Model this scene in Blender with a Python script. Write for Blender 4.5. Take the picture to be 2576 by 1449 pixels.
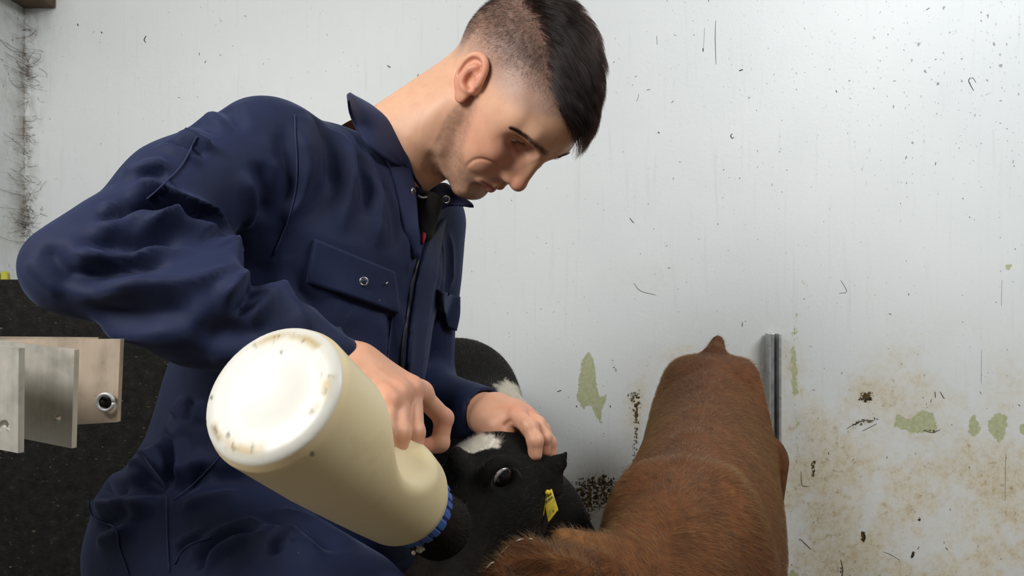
import bpy, math, random
import numpy as np
from mathutils import Vector, Matrix

for _o in list(bpy.data.objects):
    bpy.data.objects.remove(_o, do_unlink=True)
scene = bpy.context.scene
COL = scene.collection

# ------------------------------------------------------------------ camera, light, exposure
F = 1900.0                      # focal length in pixels of the 2576 px wide frame
CX, CY = 1288.0, 724.5
CAMH = 0.95                     # camera height above the stall floor
WALL_Y = 2.0                    # distance of the painted wall

cam_data = bpy.data.cameras.new('camera')
cam_data.sensor_width = 36.0
cam_data.lens = 36.0 * F / 2576.0
cam_data.clip_start = 0.02
cam_data.dof.use_dof = True
cam_data.dof.focus_distance = 1.0
cam_data.dof.aperture_fstop = 36.0
cam = bpy.data.objects.new('camera', cam_data)
COL.objects.link(cam)
cam.location = (0, 0, CAMH)
cam.rotation_euler = (math.pi / 2, 0, 0)
scene.camera = cam

world = bpy.data.worlds.new('world')
scene.world = world
world.use_nodes = True
bg = world.node_tree.nodes['Background']
bg.inputs['Color'].default_value = (0.92, 0.96, 1.0, 1)
bg.inputs['Strength'].default_value = 0.06

def area_light(name, loc, target, sx, sy, power, color):
    ld = bpy.data.lights.new(name, 'AREA')
    ld.shape = 'RECTANGLE'
    ld.size, ld.size_y = sx, sy
    ld.energy = power
    ld.color = color
    o = bpy.data.objects.new(name, ld)
    COL.objects.link(o)
    o.location = loc
    o.rotation_euler = (Vector(target) - Vector(loc)).to_track_quat('-Z', 'Y').to_euler()
    return o

LAMP_L = area_light('unseen_key_light_left', (-1.05, -0.25, 1.85), (-0.15, 0.95, 0.95), 0.8, 0.55, 29, (1.0, 0.98, 0.95))  # unseen soft key light from the upper left, no doorway is built
LAMP_R = area_light('added_wall_light_right', (1.65, 0.35, 2.35), (1.25, 2.0, 0.45), 1.2, 0.5, 32, (0.97, 0.99, 1.0))  # added area light, out of view, that brightens the right of the wall

scene.view_settings.view_transform = 'Standard'
scene.view_settings.look = 'None'
scene.view_settings.exposure = 0.18
scene.view_settings.gamma = 1.0
scene.view_settings.use_curve_mapping = False

# ------------------------------------------------------------------ small helpers
def P(px, py, d):
    return np.array([(px - CX) / F * d, d, CAMH - (py - CY) / F * d])

def V3(*a):
    return np.array(a, float)

def unit(v):
    v = np.asarray(v, float)
    return v / (np.linalg.norm(v) + 1e-12)

def project(v):
    d = np.maximum(v[:, 1], 1e-3)
    return CX + F * v[:, 0] / d, CY - F * (v[:, 2] - CAMH) / d, d

def frame_from(fwd, up):
    y = unit(fwd)
    x = unit(np.cross(y, up))
    z = np.cross(x, y)
    return np.stack([x, y, z], 1)

def tag(o, label=None, cat=None, group=None, kind=None):
    if label: o['label'] = label
    if cat: o['category'] = cat
    if group: o['group'] = group
    if kind: o['kind'] = kind
    return o

def empty(name, loc=(0, 0, 0)):
    o = bpy.data.objects.new(name, None)
    o.empty_display_size = 0.05
    o.location = loc
    COL.objects.link(o)
    return o

def child(o, parent):
    o.parent = parent
    if parent is not None:
        o.matrix_parent_inverse = Matrix.Translation(-Vector(parent.location))
    return o

def mesh_obj(name, verts, faces, mat=None, parent=None, smooth=True, col=None):
    verts = np.asarray(verts, np.float32)
    me = bpy.data.meshes.new(name)
    if isinstance(faces, np.ndarray):
        n, k = faces.shape
        me.vertices.add(len(verts)); me.vertices.foreach_set('co', verts.ravel())
        me.loops.add(n * k); me.loops.foreach_set('vertex_index', faces.astype(np.int32).ravel())
        me.polygons.add(n)
        me.polygons.foreach_set('loop_start', np.arange(0, n * k, k, dtype=np.int32))
        me.update(calc_edges=True)
        me.validate()
    else:
        me.from_pydata([tuple(map(float, v)) for v in verts], [], [tuple(int(i) for i in f) for f in faces])
        me.update()
    if smooth:
        me.polygons.foreach_set('use_smooth', np.ones(len(me.polygons), bool))
    if col is not None:
        a = me.attributes.new('Col', 'FLOAT_COLOR', 'POINT')
        c4 = np.ones((len(verts), 4), np.float32); c4[:, :3] = col
        a.data.foreach_set('color', c4.ravel())
    if mat is not None:
        me.materials.append(mat)
    o = bpy.data.objects.new(name, me)
    COL.objects.link(o)
    if parent is not None:
        child(o, parent)
    return o

def add_attr(o, name, values):
    a = o.data.attributes.new(name, 'FLOAT', 'POINT')
    a.data.foreach_set('value', np.asarray(values, np.float32))

# ------------------------------------------------------------------ signed distance sculpting
class Field:
    def __init__(s, lo, hi, h, fill=0.2):
        s.lo = np.array(lo, float); s.h = h
        s.n = np.ceil((np.array(hi) - s.lo) / h).astype(int) + 1
        s.a = np.full(tuple(s.n), fill, np.float32)
        s.ax = [(s.lo[i] + h * np.arange(s.n[i])).astype(np.float32) for i in range(3)]

    def win(s, lo, hi):
        i0 = np.clip(np.floor((np.asarray(lo) - s.lo) / s.h).astype(int), 0, s.n)
        i1 = np.clip(np.ceil((np.asarray(hi) - s.lo) / s.h).astype(int) + 1, 0, s.n)
        if (i1 <= i0).any():
            return None
        sl = tuple(slice(i0[i], i1[i]) for i in range(3))
        return (sl, s.ax[0][sl[0]][:, None, None], s.ax[1][sl[1]][None, :, None], s.ax[2][sl[2]][None, None, :])

    def mix(s, sl, d, k, sub=False):
        a = s.a[sl]
        if sub:
            d = -d
            if k > 0:
                hh = np.maximum(k - np.abs(a - d), 0) / k
                s.a[sl] = np.maximum(a, d) + hh * hh * (k * .25)
            else:
                s.a[sl] = np.maximum(a, d)
        else:
            if k > 0:
                hh = np.maximum(k - np.abs(a - d), 0) / k
                s.a[sl] = np.minimum(a, d) - hh * hh * (k * .25)
            else:
                s.a[sl] = np.minimum(a, d)

    def cap(s, a, b, ra, rb=None, k=.01, sub=False, flat=None, fs=1.0):
        """tapered capsule; flat = unit axis along which it is thinner by 1/fs"""
        a = np.asarray(a, float); b = np.asarray(b, float)
        rb = ra if rb is None else rb
        m = max(ra, rb) / min(fs, 1.0) + k + 2 * s.h
        w = s.win(np.minimum(a, b) - m, np.maximum(a, b) + m)
        if w is None: return
        sl, X, Y, Z = w
        ba = b - a; L = float(ba @ ba) + 1e-12
        x, y, z = X - a[0], Y - a[1], Z - a[2]
        t = np.clip((x * ba[0] + y * ba[1] + z * ba[2]) / L, 0, 1)
        x = x - t * ba[0]; y = y - t * ba[1]; z = z - t * ba[2]
        if flat is not None and fs != 1.0:
            n = unit(flat); q = (x * n[0] + y * n[1] + z * n[2]) * (fs - 1)
            x = x + q * n[0]; y = y + q * n[1]; z = z + q * n[2]
        d = np.sqrt(x * x + y * y + z * z) - (ra + t * (rb - ra))
        s.mix(sl, d, k, sub)

    def chain(s, pts, rad, k=.01, sub=False, flat=None, fs=1.0, kk=None):
        for i in range(len(pts) - 1):
            s.cap(pts[i], pts[i + 1], rad[i], rad[i + 1], k, sub, flat, fs)

    def ell(s, c, r, R=None, k=.01, sub=False):
        c = np.asarray(c, float); r = np.asarray(r, float)
        m = r.max() * 1.2 + 2 * k + 3 * s.h if R is not None else r * 1.2 + 2 * k + 3 * s.h
        w = s.win(c - m, c + m)
        if w is None: return
        sl, X, Y, Z = w
        x, y, z = X - c[0], Y - c[1], Z - c[2]
        if R is not None:
            x, y, z = (x * R[0, 0] + y * R[1, 0] + z * R[2, 0], x * R[0, 1] + y * R[1, 1] + z * R[2, 1],
                       x * R[0, 2] + y * R[1, 2] + z * R[2, 2])
        k0 = np.sqrt((x / r[0]) ** 2 + (y / r[1]) ** 2 + (z / r[2]) ** 2)
        k1 = np.sqrt((x / r[0] ** 2) ** 2 + (y / r[1] ** 2) ** 2 + (z / r[2] ** 2) ** 2) + 1e-9
        s.mix(sl, (k0 * (k0 - 1) / k1).astype(np.float32), k, sub)

    def etube(s, pts, ra, rb, axa, axb, k=.03, sub=False):
        """sections: centre, half width ra along axa, half depth rb along axb, blended between stations"""
        for i in range(len(pts) - 1):
            a, b = np.asarray(pts[i], float), np.asarray(pts[i + 1], float)
            m = max(ra[i], ra[i + 1], rb[i], rb[i + 1]) + k + 2 * s.h
            w = s.win(np.minimum(a, b) - m, np.maximum(a, b) + m)
            if w is None: continue
            sl, X, Y, Z = w
            ba = b - a; L = float(ba @ ba)
            x, y, z = X - a[0], Y - a[1], Z - a[2]
            t = np.clip((x * ba[0] + y * ba[1] + z * ba[2]) / L, 0, 1)
            x = x - t * ba[0]; y = y - t * ba[1]; z = z - t * ba[2]
            A = axa[i] if isinstance(axa, list) else axa
            B = axb[i] if isinstance(axb, list) else axb
            u = x * A[0] + y * A[1] + z * A[2]; v = x * B[0] + y * B[1] + z * B[2]
            C = np.cross(A, B); q = x * C[0] + y * C[1] + z * C[2]
            Ra = ra[i] + t * (ra[i + 1] - ra[i]); Rb = rb[i] + t * (rb[i + 1] - rb[i])
            Rm = np.minimum(Ra, Rb)
            k0 = np.sqrt((u / Ra) ** 2 + (v / Rb) ** 2 + (q / Rm) ** 2)
            k1 = np.sqrt((u / Ra ** 2) ** 2 + (v / Rb ** 2) ** 2 + (q / Rm ** 2) ** 2) + 1e-9
            s.mix(sl, (k0 * (k0 - 1) / k1).astype(np.float32), k, sub)

    def box(s, c, r, R, rad=.003, k=.004, sub=False):
        c = np.asarray(c, float); m = np.linalg.norm(r) + rad + k + 2 * s.h
        w = s.win(c - m, c + m)
        if w is None: return
        sl, X, Y, Z = w
        x, y, z = X - c[0], Y - c[1], Z - c[2]
        x, y, z = (np.abs(x * R[0, 0] + y * R[1, 0] + z * R[2, 0]) - r[0], np.abs(x * R[0, 1] + y * R[1, 1] + z * R[2, 1]) - r[1],
                   np.abs(x * R[0, 2] + y * R[1, 2] + z * R[2, 2]) - r[2])
        d = np.sqrt(np.maximum(x, 0) ** 2 + np.maximum(y, 0) ** 2 + np.maximum(z, 0) ** 2) + np.minimum(np.maximum(np.maximum(x, y), z), 0) - rad
        s.mix(sl, d, k, sub)

    def plane_cut(s, p, n):
        """keep the side where (x-p).n < 0"""
        n = unit(n)
        d = (s.ax[0][:, None, None] - p[0]) * n[0] + (s.ax[1][None, :, None] - p[1]) * n[1] + (s.ax[2][None, None, :] - p[2]) * n[2]
        s.a = np.maximum(s.a, d.astype(np.float32))

    def mesh(s):
        return surface_nets(s.a, s.lo, s.h)

_CORN = [(0, 0, 0), (1, 0, 0), (0, 1, 0), (1, 1, 0), (0, 0, 1), (1, 0, 1), (0, 1, 1), (1, 1, 1)]
_EDG = [(0, 1), (2, 3), (4, 5), (6, 7), (0, 2), (1, 3), (4, 6), (5, 7), (0, 4), (1, 5), (2, 6), (3, 7)]

def surface_nets(a, lo, h):
    s = a < 0
    nx, ny, nz = a.shape
    cnt = np.zeros((nx - 1, ny - 1, nz - 1), np.uint8)
    for (i, j, k) in _CORN:
        cnt += s[i:nx - 1 + i, j:ny - 1 + j, k:nz - 1 + k]
    act = (cnt > 0) & (cnt < 8)
    I, J, K = np.nonzero(act)
    idx = np.full(act.shape, -1, np.int32)
    idx[I, J, K] = np.arange(len(I))
    vals = [a[I + c[0], J + c[1], K + c[2]] for c in _CORN]
    acc = np.zeros((len(I), 3)); num = np.zeros(len(I))
    for (p, q) in _EDG:
        va, vb = vals[p], vals[q]
        m = (va < 0) != (vb < 0)
        t = np.where(m, va / np.where(m, va - vb, 1), 0)
        ca, cb = np.array(_CORN[p]), np.array(_CORN[q])
        acc += (ca[None] + t[:, None] * (cb - ca)[None]) * m[:, None]
        num += m
    v = acc / num[:, None] + np.stack([I, J, K], 1)
    v = v * h + lo
    faces = []
    # x edges
    m = s[:-1, 1:-1, 1:-1] != s[1:, 1:-1, 1:-1]
    i, j, k = np.nonzero(m); fl = s[:-1, 1:-1, 1:-1][i, j, k]
    q = np.stack([idx[i, j, k], idx[i, j + 1, k], idx[i, j + 1, k + 1], idx[i, j, k + 1]], 1)
    faces.append(np.where(fl[:, None], q, q[:, ::-1]))
    m = s[1:-1, :-1, 1:-1] != s[1:-1, 1:, 1:-1]
    i, j, k = np.nonzero(m); fl = s[1:-1, :-1, 1:-1][i, j, k]
    q = np.stack([idx[i, j, k], idx[i, j, k + 1], idx[i + 1, j, k + 1], idx[i + 1, j, k]], 1)
    faces.append(np.where(fl[:, None], q, q[:, ::-1]))
    m = s[1:-1, 1:-1, :-1] != s[1:-1, 1:-1, 1:]
    i, j, k = np.nonzero(m); fl = s[1:-1, 1:-1, :-1][i, j, k]
    q = np.stack([idx[i, j, k], idx[i + 1, j, k], idx[i + 1, j + 1, k], idx[i, j + 1, k]], 1)
    faces.append(np.where(fl[:, None], q, q[:, ::-1]))
    f = np.concatenate(faces)
    f = f[(f >= 0).all(1)]
    return v, f

def vnormals(v, f):
    d1 = v[f[:, 2]] - v[f[:, 0]]; d2 = v[f[:, 3]] - v[f[:, 1]]
    fn = np.cross(d1, d2)
    n = np.zeros_like(v)
    for c in range(4):
        for a in range(3):
            n[:, a] += np.bincount(f[:, c], fn[:, a], len(v))
    return n / (np.linalg.norm(n, axis=1, keepdims=True) + 1e-15)

def smooth_mesh(v, f, it=2, lam=.5, mu=-.52):
    e = np.concatenate([f[:, [0, 1]], f[:, [1, 2]], f[:, [2, 3]], f[:, [3, 0]]])
    a = np.concatenate([e[:, 0], e[:, 1]]); b = np.concatenate([e[:, 1], e[:, 0]])
    deg = np.bincount(a, minlength=len(v))[:, None]
    for i in range(it):
        for l in (lam, mu):
            m = np.stack([np.bincount(a, v[b, c], len(v)) for c in range(3)], 1) / np.maximum(deg, 1)
            v = v + l * (m - v)
    return v

def poly_dist(v, pts):
    """distance from vertices to a polyline, and parameter 0..1 along it"""
    pts = np.asarray(pts, float)
    best = np.full(len(v), 1e9); par = np.zeros(len(v))
    seg = np.linalg.norm(np.diff(pts, axis=0), axis=1); cum = np.r_[0, np.cumsum(seg)]; T = cum[-1] + 1e-9
    for i in range(len(pts) - 1):
        a = pts[i]; ba = pts[i + 1] - a; L = ba @ ba + 1e-12
        t = np.clip(((v - a) @ ba) / L, 0, 1)
        d = np.linalg.norm(v - a - t[:, None] * ba, axis=1)
        m = d < best
        best[m] = d[m]; par[m] = (cum[i] + t[m] * seg[i]) / T
    return best, par

def catmull(pts, n=6):
    pts = np.asarray(pts, float)
    if len(pts) < 3:
        t = np.linspace(0, 1, n + 1)[:, None]
        return pts[0] * (1 - t) + pts[-1] * t
    p = np.vstack([2 * pts[0] - pts[1], pts, 2 * pts[-1] - pts[-2]])
    out = []
    for i in range(1, len(p) - 2):
        for j in range(n):
            t = j / n
            out.append(.5 * ((2 * p[i]) + (-p[i - 1] + p[i + 1]) * t + (2 * p[i - 1] - 5 * p[i] + 4 * p[i + 1] - p[i + 2]) * t * t
                             + (-p[i - 1] + 3 * p[i] - 3 * p[i + 1] + p[i + 2]) * t ** 3))
    out.append(pts[-1])
    return np.array(out)

class Surf:
    """a sculpted surface that can be hit by a ray through a pixel, for placing folds, flaps and seams on it"""
    def __init__(s, v, f):
        s.v = v; s.f = f; s.n = vnormals(v, f)
        s.refresh()

    def refresh(s):
        s.U, s.W, s.D = project(s.v)
        view = s.v - np.array([0, 0, CAMH])
        s.front = (s.n * view).sum(1) < 0

    def hit(s, px, py, r=7, near=None):
        for rr in (r, r * 2, r * 4, r * 8):
            m = s.front & (np.abs(s.U - px) < rr) & (np.abs(s.W - py) < rr)
            if near is not None:
                m &= np.abs(s.D - near) < .12
            if m.any():
                i = np.nonzero(m)[0]
                d = s.D[i]
                i = i[d < d.min() + .010]
                w = 1 / (1 + (s.U[i] - px) ** 2 + (s.W[i] - py) ** 2) ** 1.5
                dep = (s.D[i] * w).sum() / w.sum()
                return P(px, py, dep), unit((s.n[i] * w[:, None]).sum(0))
        return P(px, py, 1.0), V3(0, -1, 0)

    def line(s, pix, n=6, near=None):
        pix = catmull([(a, b) for a, b in pix], n) if len(pix) > 2 else catmull(np.array(pix, float), n)
        return np.array([s.hit(a, b, near=near)[0] for a, b in pix])

    def fold(s, pix, w, h, near=None, taper=True, sharp=False):
        pts = s.line(pix, 5, near)
        lo, hi = pts.min(0) - 5 * w, pts.max(0) + 5 * w
        m = np.nonzero(((s.v > lo) & (s.v < hi)).all(1))[0]
        if len(m) == 0: return
        d, t = poly_dist(s.v[m], pts)
        if sharp and h > 0: g = np.exp(-np.sqrt((d / (w * .75)) ** 2 + .04) + .2)
        elif sharp: g = np.exp(-(d / w) ** 2) - .55 * np.exp(-((d - 2.1 * w) / (1.1 * w)) ** 2)
        else: g = np.exp(-(d / w) ** 2)
        if taper: g = g * sstep(0, .28, np.minimum(t, 1 - t))
        # only where the surface faces much the same way as at the line
        s.disp[m] += (g * h)

    def begin(s):
        s.disp = np.zeros(len(s.v))

    def commit(s):
        s.v = s.v + s.n * s.disp[:, None]
        s.n = vnormals(s.v, s.f)
        s.refresh()

def patch(name, surf, left, right, nu, nv, off, thick, mat, parent, near=None, bulge=0.0, col=None):
    """a cloth piece laid on a surface between two pixel polylines, with its own thickness"""
    L = catmull(left, 8) if len(left) > 2 else catmull(np.array(left, float), 8)
    Rr = catmull(right, 8) if len(right) > 2 else catmull(np.array(right, float), 8)
    def resample(p, n):
        s_ = np.r_[0, np.cumsum(np.linalg.norm(np.diff(p, axis=0), axis=1))]; s_ /= s_[-1]
        q = np.linspace(0, 1, n)
        return np.stack([np.interp(q, s_, p[:, 0]), np.interp(q, s_, p[:, 1])], 1)
    L, Rr = resample(L, nv), resample(Rr, nv)
    H = np.zeros((nv, nu, 3)); N = np.zeros((nv, nu, 3))
    for j in range(nv):
        for i in range(nu):
            q = L[j] * (1 - i / (nu - 1)) + Rr[j] * i / (nu - 1)
            H[j, i], N[j, i] = surf.hit(q[0], q[1], near=near)
    for _ in range(2):
        Hp = H.copy()
        Hp[1:-1, 1:-1] = (H[:-2, 1:-1] + H[2:, 1:-1] + H[1:-1, :-2] + H[1:-1, 2:] + H[1:-1, 1:-1] * 2) / 6
        H = Hp
    NN = N.mean((0, 1)); N = N + NN * 1.5; N /= np.linalg.norm(N, axis=2, keepdims=True)
    b = np.zeros((nv, nu))
    if bulge:
        b = bulge * np.sin(np.linspace(0, math.pi, nv))[:, None] * np.ones(nu)[None]
    top = H + N * (off + thick + b)[:, :, None] if np.ndim(b) else H
    bot = H + N * (off * .2) - N * .002
    V = np.concatenate([top.reshape(-1, 3), bot.reshape(-1, 3)]); n = nu * nv
    fs = []
    for j in range(nv - 1):
        for i in range(nu - 1):
            a = j * nu + i
            fs.append((a, a + 1, a + nu + 1, a + nu)); fs.append((n + a + nu, n + a + nu + 1, n + a + 1, n + a))
    rim = [i for i in range(nu)] + [j * nu + nu - 1 for j in range(1, nv)] + [(nv - 1) * nu + i for i in range(nu - 2, -1, -1)] + [j * nu for j in range(nv - 2, 0, -1)]
    for a, b2 in zip(rim, rim[1:] + rim[:1]):
        fs.append((b2, a, n + a, n + b2))
    fs = np.array(fs)
    # face the camera
    c = V[fs[0]].mean(0); nr = np.cross(V[fs[0][2]] - V[fs[0][0]], V[fs[0][3]] - V[fs[0][1]])
    if nr @ NN < 0: fs = fs[:, ::-1]
    return mesh_obj(name, V, fs, mat, parent, True)

def tube(pts, rad, n=8, closed_ends=True):
    pts = np.asarray(pts, float); m = len(pts)
    rad = np.full(m, rad) if np.isscalar(rad) else np.asarray(rad, float)
    tg = np.gradient(pts, axis=0); tg /= np.linalg.norm(tg, axis=1, keepdims=True) + 1e-12
    u = unit(np.cross(tg[0], V3(.31, .47, .82)))
    vs, fs = [], []
    for i in range(m):
        u = unit(u - tg[i] * (u @ tg[i])); w = np.cross(tg[i], u)
        a = np.arange(n) * 2 * math.pi / n
        vs.append(pts[i] + rad[i] * (np.cos(a)[:, None] * u + np.sin(a)[:, None] * w))
    vs = np.concatenate(vs)
    for i in range(m - 1):
        for j in range(n):
            fs.append((i * n + j, i * n + (j + 1) % n, (i + 1) * n + (j + 1) % n, (i + 1) * n + j))
    if closed_ends:
        fs.append(tuple(range(n - 1, -1, -1))); fs.append(tuple((m - 1) * n + j for j in range(n)))
    return vs, fs

def merge(parts):
    vs, fs, o = [], [], 0
    for v, f in parts:
        vs.append(np.asarray(v)); fs += [tuple(i + o for i in q) for q in f]; o += len(v)
    return np.concatenate(vs), fs

def box_mesh(c, r, R=None, bevel=0.0):
    R = np.eye(3) if R is None else R
    if bevel <= 0:
        v = np.array([[x, y, z] for x in (-1, 1) for y in (-1, 1) for z in (-1, 1)], float) * r
        f = [(0, 1, 3, 2), (4, 6, 7, 5), (0, 4, 5, 1), (2, 3, 7, 6), (0, 2, 6, 4), (1, 5, 7, 3)]
        return v @ R.T + c, f
    import bmesh
    bm = bmesh.new(); bmesh.ops.create_cube(bm, size=2)
    for q in bm.verts: q.co = Vector((q.co.x * r[0], q.co.y * r[1], q.co.z * r[2]))
    bmesh.ops.bevel(bm, geom=list(bm.edges), offset=bevel, segments=2, affect='EDGES', profile=.5)
    bm.verts.ensure_lookup_table()
    v = np.array([q.co[:] for q in bm.verts]); f = [tuple(x.index for x in q.verts) for q in bm.faces]
    bm.free()
    return v @ R.T + c, f

def lathe(prof, n=48, R=None, t=None):
    """profile of (radius, height) turned round local z"""
    R = np.eye(3) if R is None else R; t = np.zeros(3) if t is None else t
    vs, fs = [], []
    m = len(prof)
    a = np.arange(n) * 2 * math.pi / n
    for r, z in prof:
        vs.append(np.stack([r * np.cos(a), r * np.sin(a), np.full(n, z)], 1))
    vs = np.concatenate(vs)
    for i in range(m - 1):
        for j in range(n):
            fs.append((i * n + j, i * n + (j + 1) % n, (i + 1) * n + (j + 1) % n, (i + 1) * n + j))
    fs.append(tuple(range(n - 1, -1, -1))); fs.append(tuple((m - 1) * n + j for j in range(n)))
    return vs @ R.T + t, fs

def hair_obj(name, pts, rad, mat, parent, kind='stuff'):
    """pts (n, k, 3): strands as hair curves with real thickness"""
    n, k = pts.shape[:2]
    hc = bpy.data.hair_curves.new(name)
    hc.add_curves([k] * n)
    hc.attributes['position'].data.foreach_set('vector', pts.astype(np.float32).ravel())
    ra = hc.attributes.get('radius') or hc.attributes.new('radius', 'FLOAT', 'POINT')
    tp = np.linspace(1, .25, k)[None] * (rad if np.ndim(rad) else np.full(n, rad))[:, None]
    ra.data.foreach_set('value', tp.astype(np.float32).ravel())
    hc.materials.append(mat)
    o = bpy.data.objects.new(name, hc)
    COL.objects.link(o)
    child(o, parent)
    if kind: o['kind'] = kind
    return o

def vnoise(p, seed=0):
    """smooth value noise, one octave, cell size 1"""
    p = np.asarray(p, float); i = np.floor(p).astype(np.int64); f = p - i; f = f * f * (3 - 2 * f)
    def hsh(x, y, z):
        n = (x * 374761393 + y * 668265263 + z * 2147483647 + seed * 974711) & 0x7fffffff
        n = ((n ^ (n >> 13)) * 1274126177) & 0x7fffffff
        return ((n ^ (n >> 16)) & 0xffff) / 65535.0
    r = 0
    for dx in (0, 1):
        for dy in (0, 1):
            for dz in (0, 1):
                w = (f[:, 0] if dx else 1 - f[:, 0]) * (f[:, 1] if dy else 1 - f[:, 1]) * (f[:, 2] if dz else 1 - f[:, 2])
                r = r + w * hsh(i[:, 0] + dx, i[:, 1] + dy, i[:, 2] + dz)
    return r

def fbm(p, seed=0, o=4):
    r = 0; a = .5; t = 0
    for j in range(o):
        r = r + a * vnoise(np.asarray(p) * 2 ** j, seed + j * 17); t += a; a *= .5
    return r / t

def sstep(a, b, x):
    t = np.clip((x - a) / (b - a), 0, 1)
    return t * t * (3 - 2 * t)

# ------------------------------------------------------------------ materials
def srgb(r, g, b):
    c = np.array([r, g, b]) / 255.0
    return np.where(c <= .04045, c / 12.92, ((c + .055) / 1.055) ** 2.4)

def new_mat(name):
    m = bpy.data.materials.new(name)
    m.use_nodes = True
    nt = m.node_tree
    return m, nt, nt.nodes['Principled BSDF']

def nd(nt, t, **kw):
    n = nt.nodes.new(t)
    for k, v in kw.items():
        if k in n.inputs.keys():
            n.inputs[k].default_value = v
        else:
            setattr(n, k, v)
    return n

def bump(nt, bsdf, height, strength=.3, dist=.002):
    b = nd(nt, 'ShaderNodeBump'); b.inputs['Strength'].default_value = strength; b.inputs['Distance'].default_value = dist
    nt.links.new(height, b.inputs['Height']); nt.links.new(b.outputs['Normal'], bsdf.inputs['Normal'])
    return b

def ramp(nt, fac, stops):
    r = nd(nt, 'ShaderNodeValToRGB')
    e = r.color_ramp.elements
    e[0].position, e[0].color = stops[0][0], (*stops[0][1], 1)
    e[1].position, e[1].color = stops[-1][0], (*stops[-1][1], 1)
    for p, c in stops[1:-1]:
        x = e.new(p); x.color = (*c, 1)
    nt.links.new(fac, r.inputs['Fac'])
    return r.outputs['Color']

def mixc(nt, fac, a, b, mode='MIX'):
    m = nd(nt, 'ShaderNodeMix', data_type='RGBA', blend_type=mode)
    for s_, v in ((m.inputs[0], fac), (m.inputs[6], a), (m.inputs[7], b)):
        if hasattr(v, 'links'): nt.links.new(v, s_)
        elif np.isscalar(v): s_.default_value = v
        else: s_.default_value = (*v, 1) if len(v) == 3 else v
    return m.outputs[2]

def mth(nt, op, a, b=None, c=None):
    m = nd(nt, 'ShaderNodeMath', operation=op)
    for i, v in enumerate((a, b, c)):
        if v is None: continue
        if hasattr(v, 'links'): nt.links.new(v, m.inputs[i])
        else: m.inputs[i].default_value = v
    return m.outputs[0]

def objcoord(nt, scale=(1, 1, 1)):
    t = nd(nt, 'ShaderNodeTexCoord'); mp = nd(nt, 'ShaderNodeMapping')
    mp.inputs['Scale'].default_value = scale
    nt.links.new(t.outputs['Object'], mp.inputs['Vector'])
    return mp.outputs['Vector']

def noise(nt, vec, scale, detail=4, rough=.55, out='Fac', dist=0):
    n = nd(nt, 'ShaderNodeTexNoise')
    n.inputs['Scale'].default_value = scale; n.inputs['Detail'].default_value = detail; n.inputs['Roughness'].default_value = rough
    n.inputs['Distortion'].default_value = dist
    nt.links.new(vec, n.inputs['Vector'])
    return n.outputs[out]

def attr(nt, name, out='Color'):
    a = nd(nt, 'ShaderNodeAttribute'); a.attribute_name = name
    return a.outputs[out]

def simple_mat(name, col, rough=.6, metal=0.0, nscale=0, namp=.2, bmp=0, spec=.5):
    m, nt, b = new_mat(name)
    b.inputs['Roughness'].default_value = rough; b.inputs['Metallic'].default_value = metal
    b.inputs['Specular IOR Level'].default_value = spec
    if nscale:
        v = objcoord(nt); n = noise(nt, v, nscale)
        c = np.array(col)
        nt.links.new(ramp(nt, n, [(.25, tuple(c * (1 - namp))), (.75, tuple(np.minimum(c * (1 + namp), 1)))]), b.inputs['Base Color'])
        if bmp: bump(nt, b, n, bmp, .001)
    else:
        b.inputs['Base Color'].default_value = (*col, 1)
    return m

# ================================================================== the setting
def poly_sd(u, v, poly):
    """signed distance (pixels at the wall) to a polygon, negative inside"""
    d = np.full(u.shape, 1e9); ins = np.zeros(u.shape, bool)
    n = len(poly)
    for i in range(n):
        ax, ay = poly[i]; bx, by = poly[(i + 1) % n]
        ex, ey = bx - ax, by - ay
        t = np.clip(((u - ax) * ex + (v - ay) * ey) / (ex * ex + ey * ey + 1e-9), 0, 1)
        d = np.minimum(d, np.hypot(u - ax - t * ex, v - ay - t * ey))
        c = ((ay > v) != (by > v)) & (u < (bx - ax) * (v - ay) / (by - ay + 1e-12) + ax)
        ins ^= c
    return np.where(ins, -d, d)

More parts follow.
